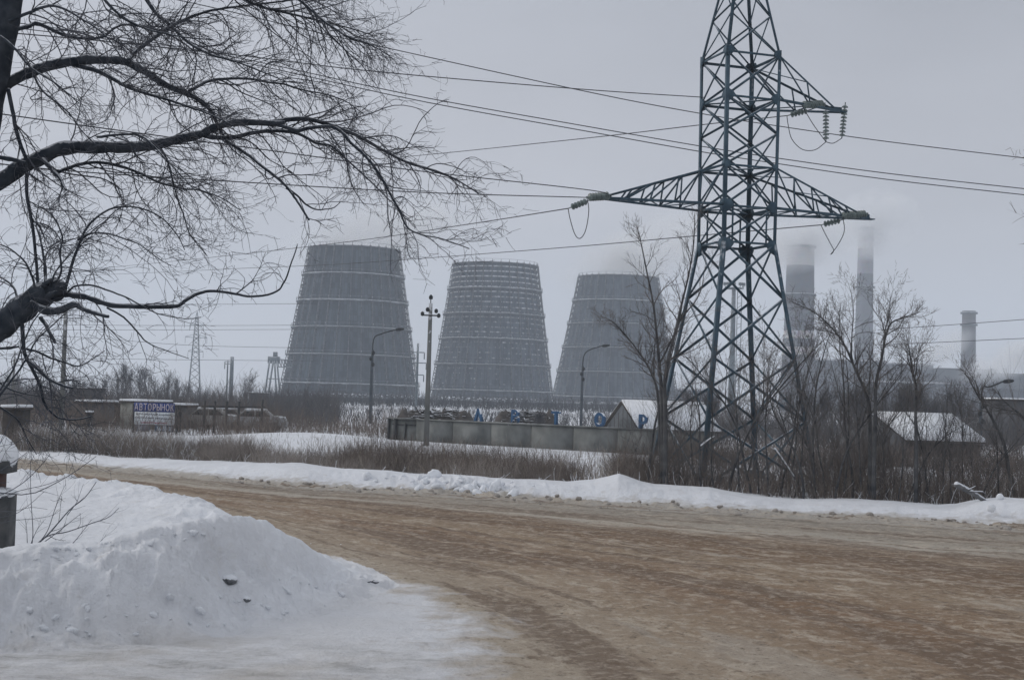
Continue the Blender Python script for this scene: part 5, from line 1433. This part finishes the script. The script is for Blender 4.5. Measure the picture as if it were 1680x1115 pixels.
def house():
    Y = 95; t0 = base(1022, Y); t = thing("gable_house", "small house with grey gable end and thick snow on its roof behind the wall", "house", (t0[0], Y, 0), .0)
    k = Y / FPX; zp = at(1022, 659, Y)[2]; ze = at(1022, 700, Y)[2]
    xl, xr = -27 * k, 25 * k; L = 5.2; D = 3.0
    e = np.array([L, 1.2, 0]) * 1.0       # ridge direction
    gl, gp, gr = np.array([xl, .2, ze]), np.array([0, 0, zp]), np.array([xr, -1.4, ze - .05])
    m = MB()
    a = [np.array([xl, .2, 0]), np.array([xr, -1.4, 0]), gr, gp, gl]; P = a + [q + e for q in a]
    m.add(P, [[0, 1, 2, 3, 4], [9, 8, 7, 6, 5], [1, 6, 7, 2], [0, 4, 9, 5], [0, 5, 6, 1]]); m.build("wall", noisy_mat("grey_boards", (.17, .18, .185), (.26, .27, .275), 1.0, .85), t)
    def slab(p, q, off, th, mat, nm, ext=.25):
        n_ = np.cross(q - p, e); n_ /= np.linalg.norm(n_)
        if n_[2] < 0: n_ = -n_
        en = e / np.linalg.norm(e); dn_ = (q - p) / np.linalg.norm(q - p)
        A_ = [p + n_ * off - en * ext, q + dn_ * ext + n_ * off - en * ext, q + dn_ * ext + n_ * off + e + en * ext, p + n_ * off + e + en * ext]
        m = MB(); B_ = [v + n_ * th for v in A_]; m.add(A_ + B_, [[0, 1, 2, 3], [7, 6, 5, 4], [0, 4, 5, 1], [1, 5, 6, 2], [2, 6, 7, 3], [3, 7, 4, 0]]); return m.build(nm, mat, t)
    for q in (gl, gr):
        slab(gp, q, .01, .07, M_RUST, "roof")
    slab(gp, gr, .085, .16, M_SNOW, "roof_snow", .2); slab(gp, gl, .085, .12, M_SNOW, "roof_snow", .2)
    m = MB()
    for q in range(7):
        x = xl + (xr - xl) * (q + .8) / 8; m.bar((x, .2 - 1.6 * (q + .8) / 8 - .03, 0.0), (x, .2 - 1.6 * (q + .8) / 8 - .03, ze + (zp - ze) * (1 - abs(x) / 1.25) * .8), .03)
    m.build("board_joint", M_RUST, t)
house()
def barn():
    Y = 84; t0 = base(1528, Y); k = Y / FPX; zt_ = at(1515, 682, Y)[2]; zb = at(1545, 723, Y)[2]
    t = thing("snow_roofed_barn", "low barn with a broad snow covered roof behind the thicket on the right", "barn", (t0[0], Y, 0))
    rt = [(-76 * k, zt_), (54 * k, zt_)]; rb = [(-42 * k, zb), (88 * k, zb)]
    a = [np.array([rt[0][0], 2.6, zt_]), np.array([rt[1][0], 2.6, zt_]), np.array([rb[1][0], 0, zb]), np.array([rb[0][0], 0, zb])]
    m = MB(); m.add([v + np.array([0, 0, .0]) for v in a] + [v + np.array([0, 0, .2]) for v in a], [[3, 2, 1, 0], [4, 5, 6, 7], [0, 1, 5, 4], [1, 2, 6, 5], [2, 3, 7, 6], [3, 0, 4, 7]]); m.build("roof_snow", M_SNOW, t)
    m = MB(); m.add([v + np.array([0, 0, -.01]) for v in a] + [v + np.array([0, 0, -.09]) for v in a], [[0, 1, 2, 3], [7, 6, 5, 4], [0, 4, 5, 1], [1, 5, 6, 2], [2, 6, 7, 3], [3, 7, 4, 0]]); m.build("roof", M_RUST, t)
    m = MB(); w0 = np.array([rb[0][0] + .2, .3, 0]); w1 = np.array([rb[1][0] - .2, .3, 0]); q0 = np.array([rt[0][0] - .9, 2.5, 0])
    m.box(((w0[0] + w1[0]) / 2, .5, (zb - .12) / 2), (w1[0] - w0[0], .3, zb - .12)); m.build("wall", M_RUST, t)
    m = MB(); gg = [np.array([rt[0][0], 2.55, zt_ - .12]), np.array([rb[0][0] + .05, .1, zb - .12]), np.array([rb[0][0] + .05, .1, 0]), np.array([rt[0][0] - 1.5, 5.0, 0]), np.array([rt[0][0] - 1.5, 5.0, zb - .12])]
    m.add(gg + [v + np.array([.2, .1, 0]) for v in gg], [[0, 1, 2, 3, 4], [9, 8, 7, 6, 5], [0, 5, 6, 1], [1, 6, 7, 2], [3, 8, 9, 4], [4, 9, 5, 0]]); m.build("gable_wall", M_GREYW, t)
barn()
shed("flat_roof_shed", 1636, 1700, 120, 655, "dark shed with snowy roof at right edge under the street lamp", 4, M_GREYW, .2)
shed("flat_roof_shed", 112, 150, 140, 636, "bluish shed roof poking above the brush left of the grey shed", 4, M_GREYW, .2)
shed("flat_roof_shed", 408, 432, 240, 644, "small dark hut roof left of the gantry crane", 4, M_GREYW, .3)

# ------------------------------------------------------------------ far trees and thickets
def far_tree_proto(seed, H, spread, n1, name="bare_tree"):
    rg = np.random.default_rng(seed)
    tt, cc = Tubes(), Tubes()
    P, R = grow(rg, np.zeros((1, 3)), np.array([[0, 0, 1.0]]), np.array([H * .8]), np.array([H * .02]), 12, .05, (0, 0, .2), .2); tt.add(P, R, 5)
    s, d, r, t, _ = spawn(rg, P, R, n1, .15, .98, (.35, spread)); Pb, Rb = grow(rg, s, d, H * (.3 + .25 * rg.random(len(s))) * (1.1 - .4 * t), r * .6, 9, .12, (0, 0, .7), .3); cc.add(Pb, Rb, 3)
    s, d, r, t, _ = spawn(rg, Pb, Rb, 8, .1, .98, (.4, .9)); Pc, Rc = grow(rg, s, d, H * (.1 + .12 * rg.random(len(s))), np.full(len(s), H * .0035), 6, .14, (0, 0, .4), .5); cc.add(Pc, Rc, 3)
    s, d, r, t, _ = spawn(rg, Pc, Rc, 4, .2, .98, (.4, .9)); Pd, Rd = grow(rg, s, d, H * (.03 + .05 * rg.random(len(s))), np.full(len(s), H * .0022), 4, .14, (0, 0, .3), .5); cc.add(Pd, Rd, 3)
    return tt, cc
M_FTW = noisy_mat("far_twigs", (.085, .088, .10), (.18, .175, .175), .3, .95, spec=.05)
FP = []
for i in range(5):
    tt, cc = far_tree_proto(300 + i, 6.0, (.9, 1.1, .8, 1.2, .7)[i], (22, 26, 18, 24, 28)[i])
    t = thing("bare_tree", "x", "tree", (0, 0, 0)); tt.build("trunk", M_FTW, t); cc.build("crown", M_FTW, t); FP.append(t)
bpy.context.view_layer.update()
rg = np.random.default_rng(8)
used = [False] * 5
def far(px, Y, top_py, i, label, group):
    b = base(px, Y); H = at(px, top_py, Y)[2]
    s_ = (H / 6.0, H / 6.0, H / 6.0); s_ = tuple(v * 1.0 for v in s_)
    if not used[i]:
        used[i] = True; t = FP[i]; t.location = b; t.scale = s_; t.rotation_euler = (0, 0, rg.random() * 6); t["label"] = label; t["group"] = group
    else: copy_thing(FP[i], tuple(b), rg.random() * 6, s_, label, group)
SK = []
G1 = "hazy bare trees on the left skyline"
for (px, Y, top) in ((205, 230, 600), (215, 235, 606), (230, 240, 600), (243, 235, 604), (255, 240, 612), (195, 225, 612), (170, 220, 616), (272, 240, 612), (290, 235, 622), (155, 225, 622), (140, 215, 625), (120, 210, 622), (305, 240, 628), (90, 200, 625), (60, 190, 622), (35, 190, 615), (10, 190, 610), (-20, 190, 605)):
    SK.append((px, Y, top))
for k_, (px, Y, top) in enumerate(sorted(SK)):
    far(px, Y, top, rg.integers(5), "hazy bare tree on the skyline behind the billboard, %s from the left" % ordinal(k_), G1)
BU = []
far(403, 260, 612, 1, "round hazy bare tree beside the small hut left of the crane", None)
for (px, Y, top) in ((335, 200, 640), (350, 190, 645), (365, 200, 650), (385, 195, 648), (420, 205, 645), (440, 190, 652), (455, 200, 655), (330, 160, 655), (300, 150, 652), (280, 160, 645), (480, 160, 660), (500, 170, 662)):
    BU.append((px, Y, top))
for k_, (px, Y, top) in enumerate(sorted(BU)):
    far(px, Y, top, rg.integers(5), "low hazy bush before the masts and crane, %s from the left" % ordinal(k_), "low hazy bushes before the masts")
BU2 = sorted(rg.uniform(1290, 1700) for _ in range(30))
BU3 = sorted(rg.uniform(1110, 1290) for _ in range(8))
BU4 = sorted(rg.uniform(800, 1000) for _ in range(9))
G3 = "dim bare trees in front of the power plant"
for q in range(30):
    px = BU2[q]; Y = rg.uniform(110, 190); far(px, Y, rg.uniform(625, 668), rg.integers(5), "dim bare tree standing before the power plant, %s from the left" % ordinal(q), G3)
for q in range(8):
    far(BU3[q], rg.uniform(100, 160), rg.uniform(640, 670), rg.integers(5), "dim bare tree seen through the pylon base, %s from the left" % ordinal(q), "dim bare trees behind the pylon")
for q in range(9):
    far(BU4[q], rg.uniform(100, 112), rg.uniform(672, 690), rg.integers(5), "low bare bush behind the blue letters, %s from the left" % ordinal(q), "low bushes behind the low wall")
M_FD = noisy_mat("far_dark_twigs", (.028, .032, .04), (.07, .072, .08), .3, .95, spec=.05)
def thicket(px0, px1, Y0, Y1, h0, h1, n, label, mat, r=.02):
    stems(np.random.default_rng(int(px0) % 97 + n), n, (px0, px1), (lambda px, q: Y0 + (Y1 - Y0) * q), (h0, h1), r, mat, "far_thicket", label, .2, 3, 5)
thicket(-150, 560, 108, 200, 1.2, 3.0, 9000, "dim thicket across the left middle distance", M_FTW, .022)
thicket(-150, 460, 80, 108, .6, 1.9, 4000, "brown scrub around the sheds and billboard", M_WEED2, .012)
thicket(1080, 1760, 95, 170, .8, 2.6, 6000, "dim thicket in front of the plant on the right", M_FTW, .022)
thicket(560, 1100, 125, 260, .4, 1.3, 3500, "low far scrub at the foot of the cooling towers", M_FD, .022)
thicket(430, 1120, 300, 520, 1.0, 3.2, 7000, "dark line of far scrub in front of the cooling towers", M_FD, .05)
thicket(430, 660, 88, 110, .3, 1.7, 1500, "scrub left of the low wall", M_WEED2, .012)
thicket(1090, 1760, 62, 78, .4, 1.2, 3500, "brown scrub behind the saplings", M_WEED2, .012)

# ------------------------------------------------------------------ foreground details
pb = base(-24, 18.6); pz = ground_z(pb[0], pb[1])
M_PILLAR = noisy_mat("weathered_pillar", (.06, .065, .07), (.13, .13, .13), 4.0, .95, bump=.02)
pst = thing("weathered_post", "thick weathered post with a snow cap at the left picture edge", "post", (pb[0], pb[1], pz - .4), .08)
Hh = at(0, 762, 18.6)[2] - pz + .4
h1 = at(0, 812, 18.6)[2] - pz + .4
m = MB(); m.box((0, 0, h1 / 2), (.56, .5, h1)); m.build("shaft", M_PILLAR, pst)
m = MB(); m.box((-.03, 0, h1 + (Hh - h1) / 2), (.36, .40, Hh - h1)); m.build("upper_shaft", noisy_mat("reddish_brick", (.09, .05, .045), (.12, .09, .08), 3, .95), pst)
m = MB(); m.box((0, 0, Hh - .02), (.54, .5, .16)); m.build("cap", M_PILLAR, pst)
def blob(name, r, c, mat, parent=None, seed=0, sq=(1, 1, 1), k=20):
    V, F = [], []; rows, cols = k, k * 2
    for j in range(rows + 1):
        for i in range(cols):
            th = math.pi * j / rows; ph = 2 * math.pi * i / cols
            V.append((math.sin(th) * math.cos(ph), math.sin(th) * math.sin(ph), math.cos(th)))
    V = np.array(V)
    d = 1 + .34 * fbm(V[:, 0] * 1.6 + seed * 3.1 + V[:, 2], V[:, 1] * 1.6 - V[:, 2] * .7, seed, 4) + .10 * fbm(V[:, 0] * 5 + seed + V[:, 2] * 3, V[:, 1] * 5, seed + 5, 3)
    V = V * d[:, None] * r * np.array(sq)
    F = [[j * cols + i, j * cols + (i + 1) % cols, (j + 1) * cols + (i + 1) % cols, (j + 1) * cols + i] for j in range(rows) for i in range(cols)]
    m = MB(); m.add(V, [f[::-1] for f in F]); return m.build(name, mat, parent, True, tuple(c))
blob("snow_cap", .3, (-.02, 0, Hh + .1), M_SNOW, pst, 3, (1.0, .9, .85))
blob("snow_ledge", .3, (.06, -.1, h1 + .03), M_SNOW, pst, 4, (.9, .75, .25))
# leafless shrub beside the post
def twig_shrub(seq_list, Y, label, seed, nb):
    b = base(seq_list[0][0][0][0], Y, ground_z(base(seq_list[0][0][0][0], Y)[0], Y)); t = thing("leafless_shrub", label, "shrub", tuple(b))
    rg = np.random.default_rng(seed); tb = Tubes()
    for seq, r in seq_list:
        pass
    for seq, r, dy in nb:
        P = catmull(np.array([at(px, py, Y + dy * i / len(seq)) for i, (px, py) in enumerate(seq)]), 18)
        R = np.linspace(r, r * .35, 18); tb.add((P - b)[None], R[None], 6)
        s, d, rr, tt_, _ = spawn(rg, P[None], R[None], 5, .3, .95, (.4, .8)); Pq, Rq = grow(rg, s, d, .1 + .28 * rg.random(len(s)), rr * .55, 8, .1, (0, 0, .2), .4); tb.add(Pq - b, Rq, 4)
    tb.build("branch", M_TWIG, t)
Q = [([(35, 905), (52, 898), (75, 880), (95, 858), (115, 835), (140, 815), (158, 790)], .012, .6),
     ([(52, 898), (80, 878), (110, 872), (150, 858), (178, 848), (195, 833)], .009, -.4),
     ([(52, 898), (54, 870), (51, 820), (50, 770), (52, 740)], .006, .3), ([(60, 895), (78, 870), (90, 835), (100, 810), (108, 793)], .006, .4),
     ([(68, 892), (95, 872), (120, 852), (133, 842)], .006, .3), ([(45, 898), (44, 870), (42, 850)], .005, .2), ([(103, 903), (120, 890), (138, 868), (150, 852)], .006, .2),
     ([(48, 898), (60, 870), (75, 850)], .005, .5), ([(80, 878), (92, 884), (108, 886)], .005, -.3), ([(160, 893), (170, 882), (174, 876)], .004, 0), ([(110, 845), (125, 825), (128, 818), (137, 793)], .005, .2)]
twig_shrub([([(52, 898)], .01)], 18.2, "leafless shrub with thin rising shoots beside the weathered post", 21, Q)
Q2 = [([(-40, 800), (0, 772), (30, 752), (48, 740)], .008, .5), ([(-40, 815), (0, 812), (40, 790), (70, 760), (82, 744)], .008, .4), ([(-40, 800), (0, 808), (50, 810), (95, 790), (125, 772), (158, 748)], .009, .6),
      ([(-40, 830), (0, 818), (30, 805), (75, 795), (105, 783)], .007, .2), ([(-30, 778), (0, 772), (15, 766), (30, 760)], .007, .1), ([(-30, 740), (0, 732), (20, 728)], .006, .2), ([(-20, 748), (5, 720), (12, 700), (20, 680)], .005, .2),
      ([(-10, 838), (22, 838), (50, 832), (78, 835)], .005, 0), ([(-10, 860), (24, 853), (60, 850), (85, 845), (100, 835)], .005, .2), ([(-10, 850), (24, 843), (50, 826), (72, 806)], .006, .2)]
twig_shrub([([(-30, 890)], .01)], 15.6, "drooping leafless twigs reaching in front of the weathered post", 22, [([(-40, 905), (-44, 860), q[0][0]] + q[0], q[1], q[2]) for q in Q2])

def slog(p0, p1, r0, r1, label, name="snowy_log", mat=None):
    c = (p0 + p1) / 2; m = MB(); n = 12; P = np.linspace(p0, p1, n) - c; P[:, 2] += .03 * np.sin(np.linspace(0, 3, n)); m.tube(P, np.linspace(r0, r1, n), 9)
    t = thing(name, label, "log", tuple(c)); m.build("trunk", mat or M_LOG, t, True)
    return t, c
M_LOG = noisy_mat("snowy_log_bark", (.10, .105, .11), (.2, .2, .205), 5.0, .9, snow=.95, snow_lo=.15)
t, c = slog(at(1568, 794, 38), at(1618, 823, 38.4), .085, .06, "snow covered log leaning on the bank in front of the thicket at right")
m = MB(); m.tube([at(1592, 806, 38) - c, at(1612, 806, 38.3) - c, at(1618, 812, 38.3) - c], [.03, .02, .015], 6); m.tube([at(1589, 803, 38) - c, at(1600, 797, 38.3) - c], [.02, .012], 6); m.build("branch", M_LOG, t, True)
slog(at(1270, 735, 43), at(1304, 785, 42.6), .045, .035, "fallen snow dusted pole slanting down under the pylon's right leg", "fallen_pole")
slog(at(1148, 733, 45), at(1172, 716, 45.5), .04, .03, "short snow dusted stick among the brush between the pylon legs", "fallen_pole")
for (px, py, r, sd_, lab) in ((712, 780, .21, 1, "rounded lump of snow standing on top of the far bank"), (1626, 833, .12, 2, "dirty grey snow lump at the foot of the bank on the right"), (1640, 815, .1, 3, "small snow hump beside the leaning snowy log")):
    Yb = float(edge_at(np.array([px]))[0]) + (2.2 if sd_ != 2 else .8)
    o = blob("snow_lump", r, at(px, py, Yb), M_SNOW, None, sd_, (.95, .9, .85)); tag(o, lab, "snow lump")
M_CLOD = noisy_mat("dirty_snow_clod", (.28, .25, .22), (.44, .41, .38), 6.0, .9, bump=.02)
rg = np.random.default_rng(14)
chp = [blob("snow_chunk", 1.0, (0, 0, 0), M_SNOW, None, 50 + i, (1.1, .9, .75), 10) for i in range(4)]
for o in chp: tag(o, "broken chunk of ploughed snow on the middle stretch of the far bank", "snow chunk", "broken snow chunks of the far bank")
for i in range(70):
    px = 740 + rg.normal() * 75; Y = float(edge_at(np.array([px]))[0]) + .2 + rg.random() * 1.8; p = base(px, Y); z = ground_z(p[0], p[1])
    o = chp[i % 4] if i < 4 else chp[i % 4].copy()
    if i >= 4: COL.objects.link(o)
    s_ = .05 + .13 * rg.random() ** 2; o.location = (p[0], p[1], z + s_ * .1); o.scale = (s_ * (1 + rg.random() * .6), s_, s_); o.rotation_euler = (rg.random(), rg.random(), rg.random() * 6)
rg = np.random.default_rng(24)
mcp = [blob("snow_chunk", 1.0, (0, 0, 0), M_SNOW, None, 70 + i, (1.15, .9, .7), 12) for i in range(5)]
for o in mcp: tag(o, "crusty chunk of snow half sunk in the near ploughed mound", "snow chunk", "crusty snow chunks of the near mound")
for i in range(90):
    if i % 3 == 0: px = rg.uniform(60, 380); py = np.interp(px, [60, 300, 400], [905, 868, 862]) + abs(rg.normal()) * 9
    else: px = rg.uniform(0, 600); py = np.interp(px, [0, 300, 520, 600], [1058, 1035, 1002, 965]) - abs(rg.normal()) * 42
    p = ray_hit(px, py); z = ground_z(p[0], p[1])
    o = mcp[i % 5] if i < 5 else mcp[i % 5].copy()
    if i >= 5: COL.objects.link(o)
    s_ = .012 + .05 * rg.random() ** 3; o.location = (p[0], p[1], z - s_ * .15); o.scale = (s_ * (1 + rg.random() * .7), s_, s_); o.rotation_euler = (rg.random() * .6, rg.random() * .6, rg.random() * 6)
M_ICE = noisy_mat("dark_ice", (.05, .055, .06), (.20, .21, .22), 14.0, .7, snow=1.0, snow_lo=.25)
rg = np.random.default_rng(4)
clodp = [blob("snow_clod", 1.0, (0, 0, 0), M_CLOD, None, 30 + i, (1, .9, .7), 7) for i in range(4)]
for o in clodp: tag(o, "small dirty snow clod lying along the far road edge", "snow clod", "dirty snow clods along the road edge")
for i in range(170):
    px = rg.uniform(380, 1700); Ye = float(edge_at(np.array([px]))[0]); Y = Ye + min(.25, rg.normal() * .35 - .1) - (rg.random() < .15) * rg.random() * 2
    p = base(px, Y); z = ground_z(p[0], p[1]); o = clodp[i % 4] if i < 4 else clodp[i % 4].copy()
    if i >= 4: COL.objects.link(o)
    s_ = .02 + .075 * rg.random() ** 2.5; o.location = (p[0], p[1], z + s_ * .2); o.scale = (s_ * (1 + rg.random() * .5), s_, s_); o.rotation_euler = (0, 0, rg.random() * 6)
for (px, py, z, r, lab) in ((376, 953, .6, .085, "dark ice chunk half buried in the mound face"), (404, 984, .43, .05, "small dark ice chunk in the lower hollow of the mound")):
    p = ray_hit(px, py); p[2] = ground_z(p[0], p[1]) - r * .1
    tag(blob("ice_chunk", r, p, M_ICE, None, 9, (1.15, .8, .9), 10), lab, "ice chunk")
p = ray_hit(610, 958); p[2] = ground_z(p[0], p[1]) + .015
m = MB(); m.tube([(-.09, 0, .0), (-.02, .02, .02), (.05, 0, .005), (.10, .03, .01)], [.006, .01, .014, .006], 5); m.tube([(.0, .02, .02), (.03, .05, .04)], [.007, .004], 5)
tag(m.build("twig", M_TWIG, None, False, tuple(p)), "little dark broken twig lying on the snow apron of the mound", "twig")
# ------------------------------------------------------------------ haze
mh, n, l, b = new_mat("haze")
n.remove(b)
pv = n.new("ShaderNodeVolumePrincipled")
pv.inputs["Color"].default_value = (0.86, 0.925, 1.0, 1)
pv.inputs["Density"].default_value = HAZE_DENSITY
pv.inputs["Anisotropy"].default_value = 0.0
l.new(pv.outputs[0], n["Material Output"].inputs["Volume"])
hb_ = MB(); hb_.box((0, 900, 129), (5200, 5200, 262))
ho = hb_.build("haze", mh); ho["kind"] = "stuff"
